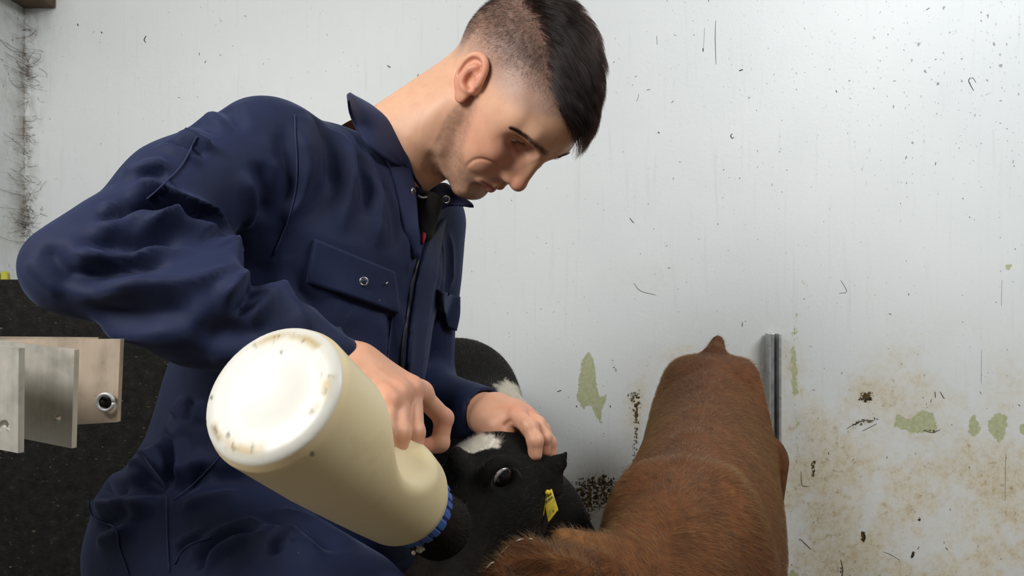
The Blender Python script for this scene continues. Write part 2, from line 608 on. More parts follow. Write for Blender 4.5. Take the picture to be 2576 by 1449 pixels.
def wall_material():
    m, nt, b = new_mat('old_white_wall_paint')
    v = objcoord(nt)
    big = noise(nt, v, 1.6, 5, .6)
    fine = noise(nt, v, 90, 4, .6)
    mid = noise(nt, v, 14, 5, .65)
    grit = noise(nt, v, 320, 3, .6)
    base = ramp(nt, big, [(.3, srgb(219, 223, 224)), (.7, srgb(229, 232, 232))])
    # brush dragged rain and dust streaks
    st = noise(nt, objcoord(nt, (1, 1, .06)), 60, 4, .6)
    base = mixc(nt, mth(nt, 'MULTIPLY', sm(nt, st, .55, .75), .16), base, srgb(178, 178, 172))
    # yellow brown staining, with the brown calf's wall shadow painted in
    ye = mth(nt, 'MULTIPLY', attr(nt, 'stain_shade', 'Fac'), mth(nt, 'ADD', .3, mth(nt, 'MULTIPLY', sm(nt, noise(nt, v, 5.5, 4, .6), .38, .62), 1.1)))
    base = mixc(nt, mth(nt, 'MULTIPLY', sm(nt, ye, .0, .8), .45), base, srgb(226, 210, 172))
    ys = mth(nt, 'MULTIPLY', ye, mth(nt, 'ADD', .22, mth(nt, 'MULTIPLY', sm(nt, noise(nt, v, 48, 9, .8), .44, .62), .62)))
    base = mixc(nt, mth(nt, 'MINIMUM', mth(nt, 'MULTIPLY', ys, 1.0), .75), base, srgb(190, 165, 112))
    fy = mth(nt, 'MULTIPLY', sm(nt, noise(nt, v, 46, 6, .7), .56, .66), sm(nt, ye, .15, .75))
    base = mixc(nt, mth(nt, 'MULTIPLY', fy, .6), base, srgb(150, 120, 66))
    fs_ = mth(nt, 'MULTIPLY', sm(nt, noise(nt, v, 150, 3, .6), .66, .70), sm(nt, ye, .2, .6))
    base = mixc(nt, mth(nt, 'MULTIPLY', fs_, .6), base, srgb(120, 104, 78))
    # flaked spots that show the older green coat
    gr = mth(nt, 'ADD', attr(nt, 'flake', 'Fac'), mth(nt, 'ADD', mth(nt, 'MULTIPLY', mth(nt, 'SUBTRACT', noise(nt, v, 38, 6, .7), .5), .9), mth(nt, 'MULTIPLY', mth(nt, 'SUBTRACT', noise(nt, objcoord(nt, (1.4, 1, .8)), 130, 4, .7), .5), .8)))
    gm = sm(nt, gr, .50, .53)
    green = mixc(nt, sm(nt, fine, .4, .6), srgb(178, 182, 142), srgb(190, 194, 158))
    base = mixc(nt, gm, base, green)
    # dried splashes
    dr = mth(nt, 'ADD', attr(nt, 'dung', 'Fac'), mth(nt, 'MULTIPLY', mth(nt, 'SUBTRACT', noise(nt, v, 105, 5, .75), .5), 2.3))
    dm = sm(nt, dr, .55, .63)
    dung = mixc(nt, sm(nt, noise(nt, v, 60), .4, .6), srgb(44, 34, 18), srgb(96, 74, 38))
    base = mixc(nt, dm, base, dung)
    # fly specks and pits
    vo = nd(nt, 'ShaderNodeTexVoronoi'); vo.inputs['Scale'].default_value = 48
    mp = nd(nt, 'ShaderNodeMapping'); mp.inputs['Scale'].default_value = (1.25, 1, .85)
    nt.links.new(v, mp.inputs['Vector'])
    wv = nd(nt, 'ShaderNodeVectorMath', operation='ADD')
    nz = nd(nt, 'ShaderNodeTexNoise'); nz.inputs['Scale'].default_value = 150
    nt.links.new(v, nz.inputs['Vector'])
    sc = nd(nt, 'ShaderNodeVectorMath', operation='SCALE'); sc.inputs['Scale'].default_value = .014
    nt.links.new(nz.outputs['Color'], sc.inputs[0])
    nt.links.new(mp.outputs['Vector'], wv.inputs[0]); nt.links.new(sc.outputs[0], wv.inputs[1])
    nt.links.new(wv.outputs[0], vo.inputs['Vector'])
    sep = nd(nt, 'ShaderNodeSeparateColor'); nt.links.new(vo.outputs['Color'], sep.inputs[0])
    on = mth(nt, 'MULTIPLY', mth(nt, 'POWER', sep.outputs[0], 2.6), mth(nt, 'ADD', .10, mth(nt, 'MULTIPLY', attr(nt, 'speck', 'Fac'), .14)))
    sp = mth(nt, 'LESS_THAN', vo.outputs['Distance'], on)
    spc = mixc(nt, sep.outputs[1], srgb(70, 68, 62), srgb(180, 180, 174))
    base = mixc(nt, mth(nt, 'MULTIPLY', sp, .75), base, spc)
    v2 = nd(nt, 'ShaderNodeTexVoronoi'); v2.inputs['Scale'].default_value = 105
    nt.links.new(wv.outputs[0], v2.inputs['Vector'])
    sp2 = nd(nt, 'ShaderNodeSeparateColor'); nt.links.new(v2.outputs['Color'], sp2.inputs[0])
    on2 = mth(nt, 'MULTIPLY', mth(nt, 'POWER', sp2.outputs[0], 3.0), mth(nt, 'ADD', .14, mth(nt, 'MULTIPLY', attr(nt, 'speck', 'Fac'), .2)))
    base = mixc(nt, mth(nt, 'MULTIPLY', mth(nt, 'LESS_THAN', v2.outputs['Distance'], on2), .55), base, mixc(nt, sp2.outputs[1], srgb(120, 120, 114), srgb(188, 188, 182)))
    # corner grime and web dust
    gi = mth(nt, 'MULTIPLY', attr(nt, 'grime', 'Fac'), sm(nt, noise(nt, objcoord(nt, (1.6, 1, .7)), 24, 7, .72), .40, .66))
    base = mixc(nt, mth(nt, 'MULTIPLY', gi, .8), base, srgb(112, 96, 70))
    nt.links.new(base, b.inputs['Base Color'])
    b.inputs['Roughness'].default_value = .42
    b.inputs['Specular IOR Level'].default_value = .35
    hgt = mth(nt, 'ADD', mth(nt, 'MULTIPLY', fine, .6), mth(nt, 'MULTIPLY', grit, .25))
    hgt = mth(nt, 'SUBTRACT', hgt, mth(nt, 'MULTIPLY', gm, .5))
    hgt = mth(nt, 'ADD', hgt, mth(nt, 'MULTIPLY', dm, .6))
    bump(nt, b, hgt, .35, .0015)
    return m

def sm(nt, x, a, b):
    r = nd(nt, 'ShaderNodeMapRange', interpolation_type='SMOOTHSTEP')
    r.inputs['From Min'].default_value = a; r.inputs['From Max'].default_value = b
    nt.links.new(x, r.inputs['Value'])
    return r.outputs['Result']

M_WALL = wall_material()
CORNER_X = (62 - CX) / F * WALL_Y

def wall_grid(name, us, vs, fn, masks):
    U, W = np.meshgrid(us, vs)
    v = fn(U.ravel(), W.ravel())
    nu, nv = len(us), len(vs)
    a = (np.arange(nv - 1)[:, None] * nu + np.arange(nu - 1)[None]).ravel()
    f = np.stack([a, a + 1, a + nu + 1, a + nu], 1)
    o = mesh_obj(name, v, f, M_WALL, None, False)
    for k, val in masks(v).items():
        add_attr(o, k, val)
    return tag(o, kind='structure')

def back_masks(v):
    u = CX + F * v[:, 0] / WALL_Y; w = CY - F * (v[:, 2] - CAMH) / WALL_Y
    pz = np.stack([u / 60, w / 60, u * 0], 1)
    wob = (fbm(pz, 3) - .5) * 26
    flake = np.zeros(len(v)); dung = np.zeros(len(v)); stain_shade = np.zeros(len(v))
    def fl(poly, s=1.0, soft=9, wb=1.0):
        soft = soft * 2.4
        d = poly_sd(u, w, poly) + wob * wb * 1.3
        flake[:] = np.maximum(flake, s * sstep(soft, -soft, d))
    def du(poly, s=1.0, soft=14, wb=1.0):
        d = poly_sd(u, w, poly) + wob * wb
        dung[:] = np.maximum(dung, s * sstep(soft, -soft, d))
    def stn(cu, cw, ru, rw, s):
        d = ((u - cu) / ru) ** 2 + ((w - cw) / rw) ** 2
        stain_shade[:] = np.maximum(stain_shade, s * np.exp(-d))
    fl([(1462, 905), (1482, 878), (1494, 905), (1499, 960), (1508, 1000), (1527, 990), (1524, 1018), (1512, 1030), (1514, 1068), (1500, 1050),
        (1488, 1018), (1474, 1022), (1468, 1032), (1452, 1002), (1458, 950)], 1.0, 5, .35)
    fl([(2256, 1042), (2290, 1058), (2318, 1036), (2348, 1040), (2356, 1078), (2318, 1088), (2290, 1088), (2250, 1070)], 1.0, 6, .4)
    fl([(2438, 1058), (2452, 1042), (2468, 1080), (2450, 1098), (2436, 1088)], 1.0, 6, .3)
    fl([(2482, 1062), (2508, 1034), (2536, 1046), (2530, 1092), (2512, 1116), (2490, 1086)], 1.0, 6, .4)
    fl([(2562, 1066), (2590, 1056), (2590, 1098), (2562, 1096)], 1.0, 6, .4)
    fl([(2530, 664), (2548, 666), (2536, 684), (2528, 682)], 1.0, 6, .2)
    fl([(1990, 1425), (2010, 1440), (2020, 1470), (1975, 1470)], .9, 6, .3)
    fl([(2210, 1432), (2222, 1450), (2205, 1470)], .9, 6, .3)
    # scratched upright line right of the rail
    for a, b, s in (((2004, 790), (1996, 880), .50), ((1996, 880), (2001, 990), .62), ((2001, 990), (2004, 1080), .50), ((2004, 1080), (2006, 1180), .42),
                    ((2014, 690), (2040, 745), .46), ((2020, 780), (2045, 770), .42), ((1440, 1290), (1470, 1310), .6), ((1500, 1315), (1540, 1330), .45)):
        a = np.array(a, float); b = np.array(b, float); e = b - a
        t = np.clip(((u - a[0]) * e[0] + (w - a[1]) * e[1]) / (e @ e), 0, 1)
        d = np.hypot(u - a[0] - t * e[0], w - a[1] - t * e[1])
        flake[:] = np.maximum(flake, s * np.exp(-(d / 15) ** 2))
    du([(1430, 1225), (1470, 1190), (1520, 1185), (1556, 1205), (1560, 1250), (1530, 1275), (1500, 1290), (1480, 1330), (1440, 1340)], .66, 22, .7)
    du([(1584, 984), (1606, 978), (1616, 1000), (1612, 1060), (1608, 1110), (1602, 1160), (1590, 1160), (1592, 1080), (1588, 1020), (1570, 992)], .60, 9, .25)
    du([(2160, 988), (2192, 980), (2198, 1005), (2175, 1018), (2158, 1010)], .8, 12, .5)
    du([(2140, 1068), (2160, 1055), (2210, 1045), (2216, 1060), (2180, 1068), (2145, 1078)], .62, 8, .4)
    du([(2040, 1155), (2052, 1160), (2050, 1200), (2044, 1200)], .8, 7, .3)
    du([(2044, 1200), (2050, 1200), (2050, 1370), (2045, 1370)], .5, 6, .2)
    du([(2306, 1300), (2322, 1296), (2318, 1325), (2308, 1322)], .8, 9, .3)
    du([(2165, 1335), (2178, 1338), (2175, 1365), (2166, 1358)], 1, 6, .2)
    du([(2290, 1395), (2300, 1385), (2302, 1398), (2292, 1405)], 1, 5, .1)
    du([(2115, 1412), (2120, 1440), (2120, 1470), (2114, 1470)], 1, 5, .1)
    du([(2310, 1078), (2362, 1082), (2360, 1090), (2320, 1086)], .6, 5, .2)
    du([(1535, 900), (1545, 905), (1560, 945), (1548, 940)], .6, 6, .3)
    low = sstep(650, 1300, w) * sstep(1400, 2000, u)
    stain_shade += .46 * low + .16 * sstep(900, 1449, w)
    stn(1690, 885, 70, 24, .55); stn(1600, 930, 50, 40, .4); stn(1985, 930, 45, 70, .55); stn(2010, 990, 40, 40, .5); stn(2180, 1000, 120, 60, .55); stn(2280, 900, 80, 50, .3)
    stn(2360, 1400, 110, 60, .7); stn(2440, 1430, 50, 60, .5); stn(2250, 1270, 60, 40, .35); stn(2480, 1180, 80, 30, .3); stn(1990, 1300, 50, 160, .45)  # the tall blot beside the brown calf paints its shadow, the others are stains
    stn(1500, 1250, 100, 80, .5); stn(1600, 1020, 40, 110, .4); stn(2320, 950, 60, 40, .4); stn(2440, 1100, 60, 40, .35); stn(1620, 700, 80, 40, .12)
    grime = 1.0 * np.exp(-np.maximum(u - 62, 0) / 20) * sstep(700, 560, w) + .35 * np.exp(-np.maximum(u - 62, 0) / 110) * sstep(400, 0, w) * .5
    speck = sstep(1500, 2500, u) * sstep(700, 100, w) + .3 * sstep(800, 1300, w)
    return dict(flake=flake, dung=dung, stain_shade=np.clip(stain_shade, 0, 1), grime=np.clip(grime, 0, 1), speck=speck)

us = np.r_[CORNER_X, np.arange(CORNER_X + .005, 1.46, .0055), np.arange(1.5, 3.3, .1)]
ws = np.r_[np.arange(0, .16, .08), np.arange(.165, 1.78, .0055), np.arange(1.8, 2.65, .1)]
wall_grid('wall_back', us, ws, lambda u, w: np.stack([u, np.full(u.shape, WALL_Y), w], 1), back_masks)

def left_masks(v):
    z = np.zeros(len(v))
    d = WALL_Y - v[:, 1]
    w = CY - F * (v[:, 2] - CAMH) / WALL_Y
    return dict(flake=z, dung=z, stain_shade=.15 + z, grime=np.clip((np.exp(-d / .016) * .9 + .22) * sstep(760, 560, w), 0, 1), speck=z + .4)
ys = np.r_[-.6, np.arange(-.5, 1.7, .1), np.arange(1.72, WALL_Y - .003, .006), WALL_Y]
wz = np.r_[np.arange(0, .6, .1), np.arange(.62, 1.78, .008), np.arange(1.8, 2.65, .1)]
wall_grid('wall_left', ys, wz, lambda u, w: np.stack([np.full(u.shape, CORNER_X), u, w], 1), left_masks)

M_CONC = simple_mat('stall_concrete', srgb(120, 112, 98), .8, 0, 30, .3, .4)
M_CEIL = simple_mat('ceiling_board', srgb(205, 205, 200), .8, 0, 6, .06)
v_, f_ = box_mesh(V3(.95, .9, -.05), V3(2.3, 1.6, .05))
tag(mesh_obj('floor', v_, f_, M_CONC, None, False), kind='structure')
v_, f_ = box_mesh(V3(.95, .9, 2.68), V3(2.3, 1.6, .05))
tag(mesh_obj('ceiling', v_, f_, M_CEIL, None, False), kind='structure')

# rusty roof bearer that shows in the upper left corner
M_RUST = simple_mat('rusty_brown_steel', srgb(92, 76, 58), .8, .2, 60, .4, .5)
a = P(0, 8, 1.96); b = P(118, 4, 1.96)
v_, f_ = box_mesh(V3((CORNER_X + .001 + b[0]) / 2, 1.60, a[2] + .05), V3((b[0] - CORNER_X) / 2, .398, .05), None, .004)
tag(mesh_obj('steel_bearer', v_, f_, M_RUST, None, False), 'rusty brown steel bearer in the cobwebbed top left corner', 'beam')

# flecks, straw bits and dead flies dried on to the wall
M_FLECK = simple_mat('dried_fleck', srgb(58, 52, 42), .9)
random.seed(4)
parts = []
def wall_pt(px, py):
    return V3((px - CX) / F * WALL_Y, WALL_Y - .0006, CAMH - (py - CY) / F * WALL_Y)
def fleck(pix, r):
    pts = catmull([wall_pt(*q) for q in pix], 4) if len(pix) > 2 else np.array([wall_pt(*q) for q in pix])
    n = len(pts); rad = r * (.62 if len(pix) == 2 and abs(pix[0][1] - pix[1][1]) < 20 else .36) * WALL_Y / F * (0.45 + .55 * np.sin(np.linspace(.25, math.pi - .25, n)))
    parts.append(tube(pts, rad, 5))
for q, r in [([(1800, 52), (1799, 100), (1801, 162)], 1.6), ([(1772, 70), (1770, 125)], 1.0), ([(1768, 122), (1769, 130)], 2.6), ([(1652, 90), (1653, 112)], 1.6),
             ([(2440, 195), (2437, 205), (2449, 228)], 2.4), ([(2438, 200), (2447, 196), (2455, 208)], 1.6), ([(1843, 336), (1838, 341), (1842, 348), (1846, 345)], 2.8),
             ([(1584, 548), (1590, 556), (1595, 561)], 2.4), ([(1607, 236), (1604, 250), (1600, 255)], 1.0), ([(1594, 712), (1612, 732), (1650, 742)], 1.4),
             ([(368, 90), (363, 100), (367, 108)], 3.0), ([(195, 60), (197, 65)], 3.2), ([(255, 80), (257, 84)], 3.2), ([(1655, 332), (1659, 335)], 3),
             ([(2469, 880), (2468, 965)], 1.0), ([(2520, 705), (2519, 770)], 1.0), ([(2530, 1140), (2528, 1258)], 1.2), ([(2015, 1185), (2018, 1220), (2035, 1223)], 1.6),
             ([(2012, 1355), (2030, 1372), (2040, 1382)], 2.2), ([(2365, 985), (2372, 998), (2376, 1002)], 2.4), ([(2352, 985), (2353, 1000)], 2.0),
             ([(2130, 1078), (2160, 1062), (2185, 1056)], 2.2), ([(2170, 1084), (2205, 1066)], 1.6), ([(2325, 1082), (2345, 1088), (2366, 1080)], 1.8), ([(2115, 1408), (2120, 1432), (2118, 1449)], 3.0),
             ([(2172, 1338), (2176, 1352), (2172, 1362)], 5.0), ([(2292, 1402), (2300, 1390)], 4.0), ([(2222, 1388), (2240, 1395), (2262, 1408)], 1.2), ([(1402, 985), (1412, 982)], 2.4),
             ([(975, 165), (982, 170)], 3.0), ([(1868, 175), (1860, 178)], 3.4), ([(2115, 705), (2130, 733), (2110, 738)], 1.4), ([(2330, 25), (2338, 20)], 2.2),
             ([(1535, 1020), (1536, 1024)], 3), ([(1450, 1020), (1451, 1024)], 2.6)]:
    fleck(q, r)
for i in range(330):
    x = random.uniform(90, 2570); y = random.uniform(0, 1440)
    if x < 1150 and y > 260: continue
    if random.random() > .35 + .65 * (x / 2576): continue
    L = random.expovariate(1 / 2.2) + .6; an = random.gauss(math.pi / 2, .6)
    fleck([(x, y), (x + L * math.cos(an), y + L * math.sin(an))], random.uniform(.8, 1.9))
v_, f_ = merge(parts)
tag(mesh_obj('dried_flecks', v_, f_, M_FLECK, bpy.data.objects['wall_back']), kind='stuff')

# dusty cobwebs in the corner
M_WEB = simple_mat('dusty_cobweb', srgb(96, 80, 58), .95)
random.seed(11)
parts = []
for i in range(320):
    y0 = random.choice([random.uniform(10, 620), random.gauss(180, 30), random.gauss(480, 60), random.gauss(560, 25)])
    y0 = min(max(y0, 75), 640)
    a = V3(CORNER_X + .0005 + abs(random.gauss(0, .016)), WALL_Y - .001, CAMH - (y0 - CY) / F * 2)
    if random.random() < .6:
        b = V3(CORNER_X + .001, WALL_Y - abs(random.gauss(0, .05)) - .004, a[2] + random.gauss(.003, .014))
    else:
        b = a + V3(abs(random.gauss(0, .018)), -.002, random.gauss(0, .014))
    mid = (a + b) / 2 + V3(random.gauss(0.004, .006), -abs(random.gauss(.004, .004)), -abs(random.gauss(.003, .004)))
    pts = catmull([a, mid, b], 5)
    parts.append(tube(pts, np.linspace(1, .6, len(pts)) * random.choice([.00012, .0002, .0003, .0005]), 4))
parts.append(tube(catmull([P(-20, 78, 1.95), P(25, 92, 1.96), P(50, 96, 1.97), P(75, 90, 1.98), P(92, 76, 1.995)], 6), .0006, 5))
v_, f_ = merge(parts)
tag(mesh_obj('cobwebs', v_, f_, M_WEB, None), 'dusty brown cobwebs hanging down the left wall corner', 'cobweb', kind='stuff')

# ------------------------------------------------------------------ galvanised rail on the wall
def galv(name, c=(186, 188, 188), rough=.42, metal=.45):
    m, nt, b = new_mat(name)
    v = objcoord(nt)
    vo = nd(nt, 'ShaderNodeTexVoronoi'); vo.inputs['Scale'].default_value = 130; nt.links.new(v, vo.inputs['Vector'])
    n = noise(nt, v, 45, 5, .6)
    st = noise(nt, objcoord(nt, (1, 1, .05)), 160, 3, .6)
    c = srgb(*c)
    base = ramp(nt, mth(nt, 'ADD', mth(nt, 'MULTIPLY', n, .7), mth(nt, 'MULTIPLY', st, .3)), [(.3, tuple(c * .72)), (.5, tuple(c)), (.7, tuple(np.minimum(c * 1.15, 1)))])
    dirt = sm(nt, noise(nt, v, 28, 6, .7), .60, .70)
    base = mixc(nt, mth(nt, 'MULTIPLY', dirt, .6), base, srgb(92, 76, 56))
    nt.links.new(base, b.inputs['Base Color'])
    b.inputs['Metallic'].default_value = metal
    nt.links.new(ramp(nt, n, [(.3, (rough - .1,) * 3), (.7, (rough + .15,) * 3)]), b.inputs['Roughness'])
    bump(nt, b, n, .15, .001)
    return m
M_GALV = galv('galvanised_rail')
yr = WALL_Y - .022
xc = (1944 - CX) / F * yr; zt = CAMH - (839 - CY) / F * yr
rail = empty('wall_rail', (xc, yr, 0))
tag(rail, 'upright galvanised steel rail fixed to the wall behind the brown calf', 'rail')
hw = 15 / F * yr
for nm, cx_, w_, dy, hy in (('channel_web', xc, hw, .012, .004), ('channel_side', xc - hw + .002, .0025, -.004, .016), ('channel_side', xc + hw - .003, .0035, -.004, .016), ('channel_rib', xc - .001, .0045, .004, .008)):
    v_, f_ = box_mesh(V3(cx_, yr + dy, zt / 2), V3(w_, hy, zt / 2), None, .0012)
    mesh_obj(nm, v_, f_, M_GALV, rail, False)
v_, f_ = box_mesh(V3(xc + hw + .004, yr + .018, zt / 2 - .001), V3(.004, .002, zt / 2 - .002), None, .0006)
mesh_obj('mounting_flange', v_, f_, simple_mat('painted_flange', srgb(222, 222, 216), .5, 0, 40, .1), rail, False)
e0 = V3((1925 - CX) / F * yr, yr + .006, CAMH - (927 - CY) / F * yr)
a_ = np.linspace(0, 2 * math.pi, 17)
v_, f_ = tube(e0 + np.stack([.006 * np.cos(a_), 0 * a_, .006 * np.sin(a_)], 1), .0018, 8)
mesh_obj('eyelet', v_, f_, M_GALV, rail)

# ------------------------------------------------------------------ black partition on the left
def black_rubber():
    m, nt, b = new_mat('dirty_black_rubber')
    v = objcoord(nt)
    n = noise(nt, v, 55, 7, .72); n2 = noise(nt, v, 9, 4, .6); n3 = noise(nt, v, 210, 4, .7)
    base = ramp(nt, n, [(.35, (.0035, .0035, .0035)), (.6, (.015, .0142, .012)), (.78, (.06, .053, .04))])
    bits = sm(nt, noise(nt, objcoord(nt, (1, 1, 1.8)), 95, 3, .55), .66, .69)
    base = mixc(nt, mth(nt, 'MULTIPLY', bits, mth(nt, 'MULTIPLY', sm(nt, n2, .4, .6), .8)), base, srgb(140, 132, 104))
    nt.links.new(base, b.inputs['Base Color'])
    b.inputs['Roughness'].default_value = .75
    b.inputs['Specular IOR Level'].default_value = .25
    bump(nt, b, mth(nt, 'ADD', n, mth(nt, 'MULTIPLY', n3, .4)), .9, .006)
    return m
M_RUB = black_rubber()
yp = 1.42
zt = CAMH - (703 - CY) / F * yp
x0 = (-260 - CX) / F * yp; x1 = (640 - CX) / F * yp
v_, f_ = box_mesh(V3((x0 + x1) / 2, yp + .02, zt / 2), V3((x1 - x0) / 2, .02, zt / 2), None, .003)
tag(mesh_obj('partition_board', v_, f_, M_RUB, None, False), 'dirty black rubber partition board behind the man, flecked with straw', 'partition')
M_YEL = simple_mat('yellow_green_plastic', srgb(170, 168, 58), .45, 0, 40, .15)
for i, (px, hw_, top) in enumerate(((14, 8, 682), (-6, 9, 684))):
    c = P(px, 703, yp + .012)
    ww = hw_ / F * yp; hh = (703 - top) / F * yp
    ang = np.linspace(0, math.pi, 9)
    ring = np.r_[[[ww * 1.15, -.004]], np.stack([ww * np.cos(ang), hh - ww + ww * np.sin(ang)], 1), [[-ww * 1.15, -.004]]]
    n = len(ring)
    v_ = np.concatenate([np.stack([c[0] + ring[:, 0], np.full(n, c[1] + s_), zt + ring[:, 1]], 1) for s_ in (-.004, .004)])
    f_ = [tuple(range(n)), tuple(range(2 * n - 1, n - 1, -1))] + [(i_, i_ + n, (i_ + 1) % n + n, (i_ + 1) % n) for i_ in range(n)]
    o = mesh_obj('plastic_clip', v_, f_, M_YEL, None, False)
    tag(o, ('whole yellow-green plastic tab standing on the black partition edge', 'half cut-off yellow-green tab at the very left edge of the partition')[i], 'clip', 'plastic tabs on the partition')

# ------------------------------------------------------------------ galvanised gate bracket close to the camera
M_GAL2 = galv('gate_galvanising', (186, 182, 172), .5, .55)
M_GAL3 = galv('dull_gate_plate', (176, 160, 142), .62, .25)
br = empty('gate_bracket', tuple(P(-120, 1449, .6) * V3(1, 1, 0)))
tag(br, 'galvanised steel gate bracket of overlapping drilled plates at left edge', 'bracket')
def plate(name, quad, d0, d1, th, mat, holes=()):
    """plate face through four pixel corners (tl, tr, br, bl); left at depth d0, right at d1; a ringed hole where asked"""
    import bmesh
    tl, tr, brr, bl = [P(q[0], q[1], dd) for q, dd in zip(quad, (d0, d1, d1, d0))]
    nrm = unit(np.cross(tr - tl, bl - tl))
    if nrm[1] > 0: nrm = -nrm
    nx, nz = 28, 40
    us_ = np.linspace(0, 1, nx); vs_ = np.linspace(0, 1, nz)
    bm = bmesh.new()
    G = [[bm.verts.new(tuple((tl * (1 - a) + tr * a) * (1 - b) + (bl * (1 - a) + brr * a) * b)) for a in us_] for b in vs_]
    for j in range(nz - 1):
        for i in range(nx - 1):
            bm.faces.new((G[j][i], G[j][i + 1], G[j + 1][i + 1], G[j + 1][i]))
    me = bpy.data.meshes.new(name)
    dele = []
    for (hx, hy, hr) in holes:
        for f in bm.faces:
            c = f.calc_center_median(); uu = CX + F * c.x / c.y; ww = CY - F * (c.z - CAMH) / c.y
            if math.hypot(uu - hx, ww - hy) < hr: dele.append(f)
    bmesh.ops.delete(bm, geom=list(set(dele)), context='FACES')
    # round the hole edges
    for (hx, hy, hr) in holes:
        for q in bm.verts:
            if q.is_boundary:
                uu = CX + F * q.co.x / q.co.y; ww = CY - F * (q.co.z - CAMH) / q.co.y
                r = math.hypot(uu - hx, ww - hy)
                if 0 < r < hr * 1.45:
                    s_ = hr / r
                    tgt = P(hx + (uu - hx) * s_, hy + (ww - hy) * s_, q.co.y); q.co = Vector(tgt)
    ret = bmesh.ops.extrude_face_region(bm, geom=list(bm.faces))
    for g in ret['geom']:
        if isinstance(g, bmesh.types.BMVert): g.co -= Vector(nrm) * th
    bmesh.ops.recalc_face_normals(bm, faces=list(bm.faces))
    bm.to_mesh(me); bm.free()
    me.materials.append(mat)
    o = bpy.data.objects.new(name, me); COL.objects.link(o); child(o, br)
    return o
plate('back_plate', ((-160, 856), (303, 853), (294, 1062), (-160, 1090)), .66, .64, .005, M_GAL3, ((265, 1012, 19),))
plate('top_plate', ((-160, 846), (247, 849), (247, 855), (-160, 856)), .70, .68, .004, M_GAL3)
plate('middle_plate', ((-60, 852), (187, 880), (180, 1128), (-60, 1080)), .60, .555, .004, M_GAL2, ((146, 1052, 8),))
plate('front_plate', ((-120, 856), (47, 876), (45, 1140), (-120, 1108)), .56, .515, .004, M_GAL2, ((10, 1068, 12),))
for (hx, hy, hr, dd) in ((265, 1012, 21, .6395),):
    c = P(hx, hy, dd - .003); rr = hr / F * dd
    v_, f_ = tube(c + np.stack([rr * np.cos(a_), 0 * a_, rr * np.sin(a_)], 1), .0016, 8)
    mesh_obj('hole_rim', v_, f_, M_GALV, br)
M_HOLE = simple_mat('dark_bolt_steel', srgb(40, 36, 34), .5, .6)
v_, f_ = lathe([(.0001, 0), (.0052, 0), (.0052, .006), (.003, .008)], 16, np.array([[1, 0, 0], [0, 0, -1], [0, 1, 0]], float), P(265, 1012, .652))
mesh_obj('bolt', v_, f_, M_HOLE, br)
# what carries the bracket: a hollow gate bar and its post, left of the frame
bx = P(-150, 960, .60)
v_, f_ = box_mesh(V3(bx[0] - .06, .60, bx[2] - .01), V3(.05, .055, .03), None, .004)
mesh_obj('bracket_box', v_, f_, M_GAL2, br, False)
v_, f_ = box_mesh(V3(bx[0] - .13, .60, .65), V3(.035, .035, .65), None, .004)
mesh_obj('gate_post', v_, f_, M_GALV, br, False)

# ================================================================== the man
HR = np.array([[-0.56581669, 0.28348575, 0.77426566], [-0.82449943, -0.20275411, -0.52829108], [0.00722255, -0.9372975, 0.34845549]])
HT = np.array([-0.00963253, 1.02067923, 0.25323631 + CAMH])
def h2w(p): return np.asarray(p) @ HR.T + HT          # head frame: x right, y forward, z up
def w2h(p): return (np.asarray(p) - HT) @ HR

# main joints, from the photograph's pixels and a depth along the view
SH_R, EL_R, WR_R = P(655, 372, .88), P(178, 676, .685), P(880, 925, .715)
SH_L, EL_L, WR_L = P(1065, 560, 1.17), P(1040, 1005, 1.22), P(1236, 1044, 1.03)
MID = (SH_R + SH_L) / 2
PELV = P(625, 1330, .98)
S_AX = unit(SH_L - SH_R)                 # towards his left shoulder
SPINE = unit(MID - PELV)
S_AX = unit(S_AX - SPINE * (S_AX @ SPINE))
FWD = np.cross(SPINE, -S_AX)             # out of the chest
NECK0 = P(925, 440, 1.05)

